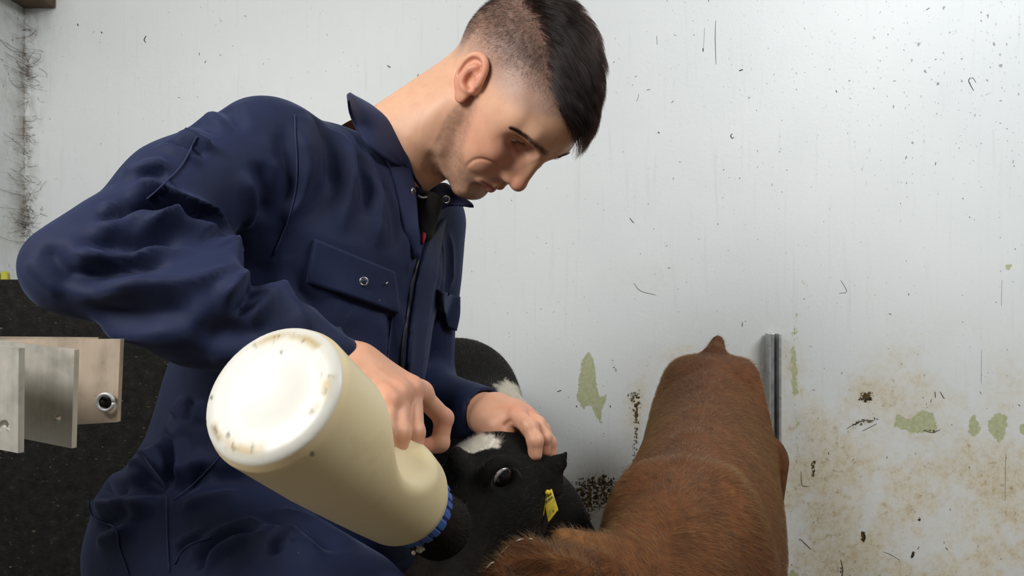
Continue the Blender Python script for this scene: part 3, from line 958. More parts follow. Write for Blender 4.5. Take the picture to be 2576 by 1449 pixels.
# ------------------------------------------------------------------ head
def build_head():
    nb = w2h(NECK0)
    nb2 = w2h(NECK0 - SPINE * .05)
    f = Field((-.115, -.17, -.235), (.115, .15, .165), .0016)
    # skull
    f.ell((0, -.020, .050), (.0745, .097, .082), k=0)
    f.ell((0, -.045, .030), (.066, .072, .070), k=.03)
    f.ell((0, .040, .052), (.060, .058, .056), k=.03)
    f.ell((0, .030, -.005), (.064, .060, .060), k=.03)
    f.ell((0, .050, -.035), (.050, .048, .058), k=.025)
    for s in (1, -1):
        # jaw
        f.cap((s * .060, .004, -.030), (s * .052, .026, -.080), .015, .014, k=.02)
        f.cap((s * .052, .026, -.080), (s * .016, .084, -.096), .014, .014, k=.02)
        f.ell((s * .046, .058, -.010), (.019, .030, .017), k=.022)          # cheek bone
        f.ell((s * .036, .062, -.038), (.022, .028, .026), k=.02)           # cheek
        f.cap((s * .012, .0905, .038), (s * .036, .079, .042), .0100, .0095, k=.016)
        f.cap((s * .036, .079, .042), (s * .053, .060, .038), .0095, .008, k=.016)   # brow
        f.ell((s * .058, .038, .030), (.012, .03, .03), k=.02)
    f.ell((0, .055, -.076), (.040, .040, .026), k=.02)
    f.ell((0, .083, -.093), (.021, .0165, .0165), k=.014)                   # chin
    f.ell((0, .086, -.046), (.026, .016, .020), k=.016)                     # muzzle of the lips
    # eye sockets
    for s in (1, -1):
        f.ell((s * .034, .086, .021), (.0175, .013, .0110), k=.014, sub=True)
        f.ell((s * .018, .091, .020), (.007, .012, .010), k=.010, sub=True)
    # nose
    f.cap((0, .0935, .028), (0, .112, -.014), .0075, .0095, k=.014)
    f.cap((0, .090, .010), (0, .100, -.018), .010, .013, k=.012)
    f.ell((0, .1145, -.0195), (.0105, .0105, .0095), k=.008)
    for s in (1, -1):
        f.ell((s * .0125, .1015, -.0235), (.0075, .0105, .0080), k=.006)
        f.cap((s * .010, .094, -.004), (s * .016, .093, -.022), .007, .006, k=.012)
    for s in (1, -1):
        f.ell((s * .0068, .1065, -.0325), (.0036, .0062, .0045), k=.004, sub=True)
    # lids round the eye ball, with the gaze turned down
    for s in (1, -1):
        f.ell((s * .0330, .0660, .0200), (.0158, .0142, .0132), k=.006)
        f.ell((s * .0335, .0800, .0166), (.0122, .0090, .0052), k=.0022, sub=True)
        f.cap((s * .020, .0815, .0265), (s * .0335, .0800, .0285), .0010, .0010, k=.004, sub=True)
        f.cap((s * .0335, .0800, .0285), (s * .047, .0720, .0255), .0010, .0010, k=.004, sub=True)
    # lips
    for s in (1, -1):
        f.cap((s * .0235, .0925, -.0545), (s * .006, .1020, -.0500), .0036, .0050, k=.006)
        f.cap((s * .0215, .0905, -.0590), (0, .0995, -.0615), .0042, .0066, k=.006)
    f.cap((.006, .102, -.050), (-.006, .102, -.050), .005, .005, k=.005)
    for s in (1, -1):
        f.cap((s * .0250, .0945, -.0565), (s * .011, .1030, -.0560), .0007, .0016, k=.003, sub=True)
    f.cap((.012, .1045, -.0560), (-.012, .1045, -.0560), .0017, .0017, k=.003, sub=True)
    f.cap((.014, .0975, -.0755), (-.014, .0975, -.0755), .0050, .0050, k=.010, sub=True)
    f.cap((0, .1045, -.036), (0, .1075, -.046), .0022, .0022, k=.005, sub=True)
    # neck
    nk = np.array([.0, -.030, -.045])
    f.cap(nk, nb, .054, .062, k=.022)
    f.cap(np.array([0, -.050, -.02]), nb + np.array([0, -.012, .0]), .046, .06, k=.02)
    f.cap(nb, nb2, .060, .058, k=.03)
    for s in (1, -1):
        f.cap((s * .060, -.014, -.035), nb + np.array([s * .02, .038, -.012]), .013, .014, k=.02)      # neck muscle
    f.cap(np.array([0, .028, -.105]), nb + np.array([0, .045, .01]), .018, .016, k=.025)
    # right ear (the one in view) from its place on the side of the head, and its mirror
    def ear(s):
        Y0, Z0 = -.008, .0065
        a = unit(V3(0, -.62, .79))                       # long axis, leaning back
        b = unit(V3(0, .79, .62))                        # across, towards the face
        n = unit(V3(1, .10, .06)); a = unit(a - n * (a @ n)); b = unit(b - n * (b @ n) - a * (b @ a))
        sx = V3(s, 1, 1)
        def e(u, v, w):                                  # u along, v across (forward), w outward
            p = V3(.0735, Y0, Z0) + a * u + b * v + n * w
            return p * sx
        Rm = np.stack([a * sx, b * sx, n * sx], 1)
        f.ell(e(.002, -.003, .006), (.0265, .0155, .0050), Rm, k=.006)
        f.cap(e(-.004, .006, -.004), e(-.004, .002, .006), .014, .010, k=.006)
        rim = [(-.004, .0150), (.006, .0160), (.018, .0155), (.0270, .0105), (.0305, .0015), (.0270, -.0095), (.0180, -.0165), (.0060, -.0190), (-.0070, -.0180), (-.0170, -.0130)]
        pts = catmull([e(u, v, .0105 - .0012 * i * .3) for i, (u, v) in enumerate(rim)], 4)
        f.chain(pts, np.full(len(pts), .0034), k=.0035)
        f.ell(e(-.0235, -.0040, .0075), (.0100, .0088, .0042), Rm, k=.006)
        f.cap(e(-.006, .0125, .006), e(-.011, .0105, .0075), .0042, .0040, k=.004)        # tragus
        # hollows
        f.ell(e(-.0020, .0015, .0125), (.0105, .0078, .0068), Rm, k=.003, sub=True)
        sc = catmull([e(.0105, .0105, .0125), e(.0215, .0055, .0125), e(.0225, -.0045, .0125), (e(.0125, -.0118, .0125)), e(.000, -.0138, .0120)], 4)
        f.chain(sc, np.full(len(sc), .0026), k=.003, sub=True)
        ah = catmull([e(.0170, .0020, .0085), e(.0100, -.0062, .0100), e(-.001, -.0098, .0100), e(-.0115, -.0070, .0092), e(-.0150, .0005, .0085)], 4)
        f.chain(ah, np.full(len(ah), .0030), k=.004)
        f.ell(e(-.0075, .0055, .0135), (.0050, .0042, .0075), Rm, k=.003, sub=True)
    ear(1); ear(-1)
    v, fc = f.mesh()
    # drop the open cut at the lower end inside the collar
    return v, fc

hv, hf = build_head()
hv = smooth_mesh(hv, hf, 2)
HL = hv.copy()                                           # head-frame coordinates kept for colouring
head = Surf(h2w(hv), hf)
head.begin()
# creases of the half smile and the eye
head.fold([(1266, 430), (1238, 408), (1205, 400), (1182, 410), (1168, 428)], .0026, -.0015)
head.fold([(1262, 420), (1232, 392), (1200, 386), (1176, 398)], .0080, .0010)
head.fold([(1288, 345), (1300, 372), (1326, 390)], .0026, -.0010)
head.fold([(1086, 370), (1088, 400), (1097, 432), (1108, 460)], 0.009, -.0035)
head.fold([(1100, 350), (1106, 400), (1120, 436), (1136, 466)], .009, .0030)
head.commit()

def smooth_line(p, it=6):
    for _ in range(it):
        q = p.copy(); q[1:-1] = (p[:-2] + 2 * p[1:-1] + p[2:]) / 4; p = q
    return p

BROW = smooth_line(w2h(head.line([(1374, 390), (1354, 370), (1328, 346), (1304, 329), (1286, 320)], 6)))
def skin_colour(L):
    """skin tint in the head frame: ruddy cheeks, ears and nose, beard shadow, cropped scalp"""
    x, y, z = np.abs(L[:, 0]), L[:, 1], L[:, 2]
    n = fbm(L * 60, 5); n2 = fbm(L * 220, 9)
    c = np.tile(srgb(232, 182, 150), (len(L), 1))
    c = c * (0.93 + .14 * n[:, None])
    def blend(m, col, amt=1.0):
        nonlocal c
        m = np.clip(m, 0, 1)[:, None] * amt
        c = c * (1 - m) + np.asarray(col) * m
    red = srgb(218, 128, 106)
    blend(np.exp(-(((x - .042) / .03) ** 2 + ((y - .060) / .045) ** 2 + ((z + .014) / .034) ** 2)), red, .62)
    blend(np.exp(-((x / .016) ** 2 + ((y - .112) / .018) ** 2 + ((z + .018) / .018) ** 2)), red, .75)
    blend(sstep(.074, .083, x) * np.exp(-((y + .008) / .03) ** 2) * (z > -.03), srgb(214, 128, 106), .55)
    blend(np.exp(-(((x - .03) / .022) ** 2 + ((y - .09) / .03) ** 2 + ((z - .012) / .014) ** 2)), srgb(168, 112, 96), .55)
    # lips
    lip = np.exp(-(((z + .0555) / .0085) ** 4 + (x / .0245) ** 4)) * sstep(.0895, .095, y)
    blend(lip, srgb(176, 98, 92), .8)
    # beard shadow
    beard = beard_mask(L) * (1 - lip)
    blend(beard * (0.55 + .9 * (n2 - .4)), srgb(128, 106, 96), .60)
    bd = poly_dist(np.stack([x, y, z], 1), BROW)[0]
    bt = poly_dist(np.stack([x, y, z], 1), BROW)[1]
    blend(np.exp(-(bd / (.0042 - .0018 * bt)) ** 2) * (.7 + .6 * (n2 - .5)), srgb(62, 48, 42), .5)
    # cropped sides: hair roots show through the skin, denser higher up
    hl = hair_density(L)
    blend(sstep(0, .35, hl), srgb(196, 164, 152), .6)
    blend(hl * (.75 + .5 * (n2 - .5)), srgb(70, 56, 50), .85)
    return np.clip(c, 0, 1)

def beard_mask(L):
    x, y, z = np.abs(L[:, 0]), L[:, 1], L[:, 2]
    behind = sstep(-.018, .016, y + .57 * (z + .03))
    cheek = sstep(.010, -.014, y + .8 * z - .0235)
    chin = sstep(-.062, -.072, z)
    moust = np.exp(-(((z + .041) / .007) ** 2 + (x / .030) ** 4)) * sstep(.085, .092, y)
    return np.clip(np.maximum(behind * np.maximum(cheek, chin) * sstep(.012, -.004, z) * sstep(-.122, -.108, z), moust * .9), 0, 1) * sstep(.0765, .0735, x)

def hair_line(L):
    """signed measure, positive inside the haired scalp (head frame)"""
    x, y, z = np.abs(L[:, 0]), L[:, 1], L[:, 2]
    front = .098 - .30 * np.maximum(x - .02, 0) - y + .9 * np.minimum(z - .088, 0)       # forehead edge
    front2 = z - (.052 + .62 * np.maximum(y - .010, 0)) + .0
    ear_ = z - (-.002 - 1.1 * (y + .03) * (y < -.03) * 0 + .9 * np.maximum(y + .012, 0))
    nape = z + .060 + .25 * (y + .09)
    return front, front2, ear_, nape

def hair_density(L):
    """0..1 how dark the cropped hair is; grows from the fade line to the top"""
    x, y, z = np.abs(L[:, 0]), L[:, 1], L[:, 2]
    # height above the fade line, measured on the side
    side = z - np.where(y > -.01, .004 + .55 * (y + .01), .004 + .35 * (y + .01) * 1.0) 
    fr = sstep(.078, .060, y - .45 * (z - .06))           # stops at the temple
    d = sstep(-.012, .090, side) * fr
    d = np.maximum(d, sstep(.088, .100, z) * sstep(.105, .09, y))
    back = sstep(-.045, .03, z) * sstep(-.045, -.075, y)
    d = np.maximum(d, back * .8)
    ear_zone = sstep(.0765, .080, x) * (z < .045) * (y > -.05) * (y < .03)
    d = d * (1 - ear_zone)
    d *= sstep(-.065, -.035, z + .2 * (y + .08))
    return np.clip(d, 0, 1)

hc = skin_colour(HL)
# ------------------------------------------------------------------ hands
def finger(f, pts, r0, r1, k=.004):
    pts = [np.asarray(p) for p in pts]
    n = len(pts); rr = np.linspace(r0, r1, n)
    for i in range(n - 1):
        f.cap(pts[i], pts[i + 1], rr[i], rr[i + 1], k=k)
    for i in range(1, n - 1):
        f.ell(pts[i], np.full(3, rr[i] * 1.02), k=.003)

def right_hand():
    K = dict(p=P(976, 1012, .690), r=P(1003, 992, .706), m=P(1034, 982, .726), i=P(1058, 992, .748))     # knuckles
    f = Field(P(1000, 1000, .71) - V3(.14, .10, .11), P(1000, 1000, .71) + V3(.10, .10, .10), .0014)
    w = WR_R
    d = unit(w - EL_R)
    f.cap(w - d * .16, w, .034, .027, k=.01, flat=V3(.2, -.4, .9), fs=1.12)
    # back of the hand: one bone to each knuckle, webbed together
    for key, r in (('p', .0115), ('r', .0120), ('m', .0125), ('i', .0125)):
        f.cap(w * .86 + K[key] * .14, K[key], .019, r, k=.014)
    for a_, b_ in (('p', 'r'), ('r', 'm'), ('m', 'i')):
        f.cap(w * .35 + K[a_] * .65 + V3(0, 0, -.008), w * .35 + K[b_] * .65 + V3(0, 0, -.008), .0125, .0125, k=.012)
    f.cap(w * .7 + K['p'] * .3 + V3(0, -.004, -.012), K['p'] + V3(-.010, .0, -.012), .014, .012, k=.012)
    # fingers curled over into the grip of the bottle
    finger(f, [K['p'], P(968, 1085, .664), P(964, 1138, .664), P(946, 1168, .684)], .0100, .0080)
    finger(f, [K['r'], P(1005, 1090, .676), P(998, 1150, .676), P(965, 1180, .694)], .0105, .0084)
    finger(f, [K['m'], P(1041, 1088, .696), P(1040, 1146, .692), P(988, 1190, .700)], .0106, .0085)
    finger(f, [K['i'], P(1116, 1052, .762), P(1107, 1114, .757), P(1058, 1128, .752)], .0102, .0082)
    # thumb on the far side of the bottle
    finger(f, [w * .6 + K['i'] * .4 + V3(-.0, .015, -.010), P(960, 1090, .765), P(985, 1160, .775), P(1005, 1205, .77)], .0145, .0095)
    for key in K:                                        # knuckle bumps
        f.ell(K[key] + V3(0, -.002, .002), np.full(3, .0118), k=.006)
    return f.mesh()
rv, rf = right_hand(); rv = smooth_mesh(rv, rf, 2)
RH = Surf(rv, rf); RH.begin()
for q in ([(955, 1020), (972, 1040)], [(960, 1035), (978, 1030)], [(957, 1048), (970, 1044)]):
    RH.fold(q, .0018, -.0012)
RH.fold([(900, 925), (960, 965), (1000, 985)], .004, .0012); RH.fold([(920, 915), (980, 950), (1030, 978)], .004, .0012)
RH.commit(); rv = RH.v

def left_hand():
    K = dict(i=P(1298, 1046, .985), m=P(1323, 1045, 1.002), r=P(1337, 1055, 1.024), p=P(1345, 1070, 1.046))
    f = Field(P(1290, 1060, 1.0) - V3(.13, .10, .09), P(1290, 1060, 1.0) + V3(.10, .10, .09), .0015)
    w = WR_L; d = unit(w - EL_L)
    f.cap(w - d * .10, w, .034, .029, k=.01)
    for key, r in (('i', .0140), ('m', .0135), ('r', .0125), ('p', .0115)):
        f.cap(w * .8 + K[key] * .2, K[key], .022, r, k=.016)
    for a_, b_ in (('i', 'm'), ('m', 'r'), ('r', 'p')):
        f.cap(w * .35 + K[a_] * .65, w * .35 + K[b_] * .65, .0155, .0155, k=.014)
    finger(f, [K['i'], P(1331, 1074, .960), P(1346, 1108, .950), P(1346, 1142, .950)], .0118, .0092)
    finger(f, [K['m'], P(1352, 1068, .982), P(1369, 1102, .972), P(1368, 1134, .972)], .0114, .0090)
    finger(f, [K['r'], P(1364, 1082, 1.010), P(1380, 1114, 1.000), P(1382, 1140, .998)], .0112, .0090)
    finger(f, [K['p'], P(1368, 1104, 1.040), P(1383, 1130, 1.035), P(1386, 1150, 1.03)], .0100, .0080)
    # thumb: its ball bulges towards the camera, the tip slips behind the calf's poll
    tb = P(1250, 1074, .990)
    f.cap(w * .6 + tb * .4, tb, .024, .0175, k=.014)
    finger(f, [tb, P(1272, 1092, .985), P(1284, 1116, .990)], .0155, .0100)
    f.ell(P(1232, 1056, 1.005), V3(.026, .02, .022), k=.012)
    return f.mesh()
lv, lf = left_hand(); lv = smooth_mesh(lv, lf, 2)
LH = Surf(lv, lf); LH.begin()
LH.fold([(1262, 1076), (1275, 1066), (1290, 1056)], .003, -.0022)
LH.fold([(1310, 1060), (1322, 1066)], .003, .001)
LH.commit(); lv = LH.v

def hand_colour(v, knuck):
    n = fbm(v * 55, 3)
    c = np.tile(srgb(216, 162, 132), (len(v), 1)) * (.92 + .16 * n[:, None])
    for p in knuck:
        m = np.exp(-(np.linalg.norm(v - p, axis=1) / .014) ** 2)[:, None] * .55
        c = c * (1 - m) + srgb(212, 132, 108) * m
    return c
rc = hand_colour(rv, [P(976, 1012, .690), P(1003, 992, .706), P(1034, 982, .726), P(1113, 1052, .76), P(1066, 1126, .75), P(990, 1160, .69)])
lc = hand_colour(lv, [P(1296, 1036, .985), P(1322, 1036, 1.0), P(1345, 1135, .962), P(1370, 1130, .978)])

# plain body under the clothes, so the figure is whole
HIP_R = PELV - S_AX * .095 - SPINE * .02
HIP_L = PELV + S_AX * .095 - SPINE * .02
KN_R = P(840, 1610, .72); KN_L = P(1010, 1560, 1.00)
KN_R[2] = max(KN_R[2], .46); KN_L[2] = .47
AN_R = V3(KN_R[0] - .14, KN_R[1] + .06, .09); AN_L = V3(KN_L[0] - .12, KN_L[1] + .06, .09)
def body_core():
    f = Field((-.75, .45, 0.0), (.15, 1.5, 1.25), .011)
    f.etube([MID - SPINE * .02, MID - SPINE * .2, PELV + SPINE * .05, PELV - SPINE * .03], [.15, .13, .125, .14], [.085, .095, .09, .09], S_AX, FWD, k=.03)
    f.cap(SH_R, SH_L, .05, .05, k=.03)
    for a_, b_, c_ in ((SH_R, EL_R, WR_R), (SH_L, EL_L, WR_L)):
        f.cap(a_, b_, .036, .018, k=.02); f.cap(b_, b_ + (c_ - b_) * .75, .018, .026, k=.02)
    f.cap(NECK0, MID - FWD * .02, .045, .06, k=.03)
    for a_, b_, c_ in ((HIP_R, KN_R, AN_R), (HIP_L, KN_L, AN_L)):
        f.cap(a_, b_, .075, .05, k=.03); f.cap(b_, c_, .05, .036, k=.02)
        f.cap(c_ - V3(0, 0, .03), c_ + V3(.12, -.05, -.05), .04, .03, k=.02)
    return f.mesh()
bv, bf = body_core()
bc = np.tile(srgb(232, 182, 150), (len(bv), 1))

def skin_material():
    m, nt, b = new_mat('skin')
    c = attr(nt, 'Col')
    v = objcoord(nt)
    pores = noise(nt, v, 900, 3, .6); blot = noise(nt, v, 70, 4, .6)
    c2 = mixc(nt, mth(nt, 'MULTIPLY', sm(nt, blot, .45, .75), .18), c, srgb(192, 116, 96))
    nt.links.new(c2, b.inputs['Base Color'])
    b.inputs['Subsurface Weight'].default_value = .12
    b.inputs['Subsurface Radius'].default_value = (1.0, .35, .2)
    b.inputs['Subsurface Scale'].default_value = .006
    b.inputs['Roughness'].default_value = .48
    b.inputs['Specular IOR Level'].default_value = .4
    bump(nt, b, pores, .12, .0006)
    return m
M_SKIN = skin_material()
allv = np.concatenate([head.v, rv, lv, bv]); o1 = len(head.v); o2 = o1 + len(rv); o3 = o2 + len(lv)
allf = np.concatenate([hf, rf + o1, lf + o2, bf + o3]); allc = np.concatenate([hc, rc, lc, bc])
person = mesh_obj('person', allv, allf, M_SKIN, None, True, allc)
tag(person, 'dark-haired person in navy coveralls leaning over, bottle-feeding the black calf', 'person')

# eyes
def eye_mesh(c, fw, r, name, parent, iris_r=.0058, iris=(.10, .055, .03), white=(.78, .74, .70)):
    R = frame_from(fw, V3(0.1, .1, 1))
    th = np.linspace(0, math.pi, 22); n = 28
    prof = [(max(r * math.sin(t), 1e-5), r * math.cos(t)) for t in th]
    v, f = lathe(prof, n)
    # local z is the gaze
    Rz = np.stack([R[:, 0], R[:, 2], R[:, 1]], 1)
    rad = np.hypot(v[:, 0], v[:, 1]); frontal = v[:, 2] > 0
    col = np.tile(white, (len(v), 1)).astype(float)
    m = frontal & (rad < iris_r); col[m] = iris
    m = frontal & (rad < iris_r * .5); col[m] = (.005, .005, .005)
    w = v @ Rz.T + c
    mt = bpy.data.materials.get('wet_eye')
    if mt is None:
        mt, nt, b = new_mat('wet_eye')
        nt.links.new(attr(nt, 'Col'), b.inputs['Base Color'])
        b.inputs['Roughness'].default_value = .08; b.inputs['Coat Weight'].default_value = .6
    return mesh_obj(name, w, f, mt, parent, True, col)
for s in (1, -1):
    eye_mesh(h2w((s * .0330, .0660, .0196)), HR @ unit(V3(0, .86, -.45)), .0124, 'eyeball', person)

# ------------------------------------------------------------------ hair
M_HAIR, nt, b = new_mat('dark_brown_hair')
nt.nodes.remove(b)
hb = nd(nt, 'ShaderNodeBsdfHairPrincipled')
hb.parametrization = 'MELANIN'
hb.inputs['Melanin'].default_value = .93; hb.inputs['Melanin Redness'].default_value = .0
hb.inputs['Roughness'].default_value = .25; hb.inputs['Radial Roughness'].default_value = .4
hb.inputs['Random Roughness'].default_value = .3 if 'Random Roughness' in hb.inputs.keys() else 0
nt.links.new(hb.outputs[0], nt.nodes['Material Output'].inputs['Surface'])

def sample_tris(v, f, w, n, rng):
    """n random points on quads with per-vertex weight"""
    q = f
    a = np.linalg.norm(np.cross(v[q[:, 2]] - v[q[:, 0]], v[q[:, 3]] - v[q[:, 1]]), axis=1) * .5
    p = a * w[q].mean(1); p = p / p.sum()
    k = rng.choice(len(q), n, p=p)
    s, t = rng.random(n), rng.random(n)
    W = np.stack([(1 - s) * (1 - t), s * (1 - t), s * t, (1 - s) * t], 1)
    return (v[q[k]] * W[:, :, None]).sum(1), k, W

def top_mask(L):
    """long hair on top: bounded by the hard line above the temples"""
    x, y, z = L[:, 0], L[:, 1], L[:, 2]
    # on his right side the line runs from the temple back over the crown
    line = .092 - .10 * (y - .0) * 0
    edge = z - (.093 - .24 * np.maximum(.055 - np.abs(x), 0))
    m = sstep(-.004, .006, edge + .0)
    m *= sstep(.108, .098, y - .2 * (z - .09)) * sstep(-.105, -.085, y)
    lim = .052 - .10 * np.maximum(y - .05, 0)
    m *= sstep(lim + .006, lim - .004, x) * sstep(-.066, -.058, x)
    return m

rng = np.random.default_rng(7)
hn = vnormals(HL, hf)
wt = top_mask(HL) * (hn[:, 2] > -.1)
ns = 15000
rp, k, W = sample_tris(HL, hf, wt, ns, rng)
rn = (hn[hf[k]] * W[:, :, None]).sum(1); rn /= np.linalg.norm(rn, axis=1, keepdims=True)
# combed forward and over to his left, from the line on the right
tt = np.linspace(0, 1, 9)
dirv = np.stack([-.55 - .3 * rng.random(ns) + .0 * rp[:, 0], .75 + .35 * rng.random(ns) + 3.0 * np.maximum(rp[:, 1], 0), -.05 + 0 * rp[:, 0]], 1)
dirv += rng.normal(0, .10, (ns, 3))
clump = np.stack([vnoise(rp * 130, 1), vnoise(rp * 130, 2), vnoise(rp * 130, 3)], 1) - .5
dirv += clump * .75
dirv -= rn * (dirv * rn).sum(1, keepdims=True); dirv /= np.linalg.norm(dirv, axis=1, keepdims=True)
Lh = (.034 + .012 * rng.random(ns)) * (0.55 + .45 * sstep(-.09, -.02, rp[:, 1]))
pts = np.zeros((ns, 9, 3))
centre = np.array([0, -.015, .045])
for i, t in enumerate(tt):
    lift = .010 * np.sin(min(t * 2.0, 1.57)) + .003 * t
    q = rp + dirv * (Lh * t)[:, None] + rn * (lift * (0.7 + .6 * clump[:, :1] + .3))
    # hug the skull: keep each point at its root's height above the scalp
    rel = q - centre; r0 = np.linalg.norm(rp - centre, axis=1); r1 = np.linalg.norm(rel, axis=1)
    want = r0 + lift * (1.0 + 1.0 * (clump[:, 0] + .2))
    q = centre + rel / r1[:, None] * (r1 * .35 + want * .65)[:, None]
    pts[:, i] = q
hair = hair_obj('hair', h2w(pts.reshape(-1, 3)).reshape(pts.shape), .00011 * (0.8 + .5 * rng.random(ns)), M_HAIR, person)
tag(hair, 'short dark brown hair combed over on top')
# cropped sides
ns = 46000
den = hair_density(HL)
wt = den ** 1.3 * (1 - .8 * top_mask(HL)) + .01 * (den > .02)
rp, k, W = sample_tris(HL, hf, wt, ns, rng)
rn = (hn[hf[k]] * W[:, :, None]).sum(1); rn /= np.linalg.norm(rn, axis=1, keepdims=True)
dd = (den[hf[k]] * W).sum(1)
dirv = rn * .55 + np.array([0, .35, -.55]) + rng.normal(0, .22, (ns, 3)); dirv /= np.linalg.norm(dirv, axis=1, keepdims=True)
L2 = .0006 + .0075 * dd ** 2.2
pts = rp[:, None] + dirv[:, None] * (L2[:, None, None] * np.linspace(0, 1, 3)[None, :, None]) - rn[:, None] * .0004
fade = hair_obj('cropped_hair', h2w(pts.reshape(-1, 3)).reshape(pts.shape), np.full(ns, .000055), M_HAIR, person)
# beard stubble
ns = 14000
x, y, z = np.abs(HL[:, 0]), HL[:, 1], HL[:, 2]
bw = beard_mask(HL)
bw *= (1 - np.exp(-(((z + .0555) / .0085) ** 4 + (x / .0245) ** 4)))
rp, k, W = sample_tris(HL, hf, np.clip(bw, 0, 1), ns, rng)
rn = (hn[hf[k]] * W[:, :, None]).sum(1)
dirv = rn * .8 + np.array([0, .1, -.5]) + rng.normal(0, .15, (ns, 3)); dirv /= np.linalg.norm(dirv, axis=1, keepdims=True)
pts = rp[:, None] + dirv[:, None] * (.0007 * np.linspace(0, 1, 2)[None, :, None])
hair_obj('stubble', h2w(pts.reshape(-1, 3)).reshape(pts.shape), np.full(ns, .000045), M_HAIR, person)
# eyebrows and lashes
for s in (1, -1):
    ns = 700
    u = rng.random(ns)
    base = BROW * V3(s, 1, 1)
    pos = np.stack([np.interp(u, np.linspace(0, 1, len(base)), base[:, c]) for c in range(3)], 1)
    pos += rng.normal(0, 1, (ns, 3)) * np.array([.0012, .0008, .0019]) * (1.2 - .7 * u)[:, None]
    bn_ = np.zeros((ns, 3))
    # settle each root on the brow
    for i in range(ns):
        j = np.argmin(((HL - pos[i]) ** 2).sum(1)); bn_[i] = hn[j]; pos[i] = HL[j] + hn[j] * .0003
    tg_ = np.gradient(base, axis=0); tg_ /= np.linalg.norm(tg_, axis=1, keepdims=True)
    dirv = np.stack([np.interp(u, np.linspace(0, 1, len(base)), tg_[:, c]) for c in range(3)], 1) + np.outer(.5 - u, [0, 0, 1.0]) + rng.normal(0, .16, (ns, 3)); dirv -= bn_ * ((dirv * bn_).sum(1, keepdims=True) - .30); dirv /= np.linalg.norm(dirv, axis=1, keepdims=True)
    pts = pos[:, None] + dirv[:, None] * ((.0062 - .002 * u)[:, None, None] * np.linspace(0, 1, 4)[None, :, None])
    hair_obj('eyebrow', h2w(pts.reshape(-1, 3)).reshape(pts.shape), np.full(ns, .00010), M_HAIR, person, None)
    ns = 70
    u = np.linspace(-1, 1, ns)
    root = np.stack([s * (.0335 + .0120 * u), .0790 - .004 * u ** 2 - .003 * u * 1, .0205 + .001 * (1 - u ** 2)], 1)
    dirv = np.stack([s * u * .4, np.full(ns, .9), np.full(ns, -.35)], 1) + rng.normal(0, .1, (ns, 3)); dirv /= np.linalg.norm(dirv, axis=1, keepdims=True)
    tcur = np.linspace(0, 1, 5)
    pts = root[:, None] + dirv[:, None] * (.0060 * tcur[None, :, None]) + np.array([0, 0, .003]) * (tcur ** 2)[None, :, None]
    hair_obj('eyelashes', h2w(pts.reshape(-1, 3)).reshape(pts.shape), np.full(ns, .00010), M_HAIR, person, None)

# ================================================================== navy coverall
def cotton(name, c0, c1, rough=.72):
    m, nt, b = new_mat(name)
    v = objcoord(nt)
    n1 = noise(nt, v, 7, 4, .6); n2 = noise(nt, v, 900, 2, .5); n3 = noise(nt, v, 24, 3, .5)
    base = ramp(nt, n1, [(.3, tuple(c0)), (.7, tuple(c1))])
    lint = sm(nt, noise(nt, objcoord(nt, (1, 1, .6)), 150, 2, .5), .775, .80)
    base = mixc(nt, mth(nt, 'MULTIPLY', lint, .25), base, srgb(150, 150, 165))
    nt.links.new(base, b.inputs['Base Color'])
    b.inputs['Roughness'].default_value = rough
    b.inputs['Specular IOR Level'].default_value = .25
    b.inputs['Sheen Weight'].default_value = .12
    b.inputs['Sheen Roughness'].default_value = .45
    b.inputs['Sheen Tint'].default_value = (.45, .55, 1.0, 1)
    h = mth(nt, 'ADD', mth(nt, 'MULTIPLY', n3, 1.0), mth(nt, 'MULTIPLY', n2, .05))
    bump(nt, b, h, .2, .006)
    return m
M_NAVY = cotton('navy_cotton_drill', srgb(20, 27, 53), srgb(27, 36, 69))
M_SEAM = simple_mat('navy_stitching', srgb(34, 42, 78), .8)

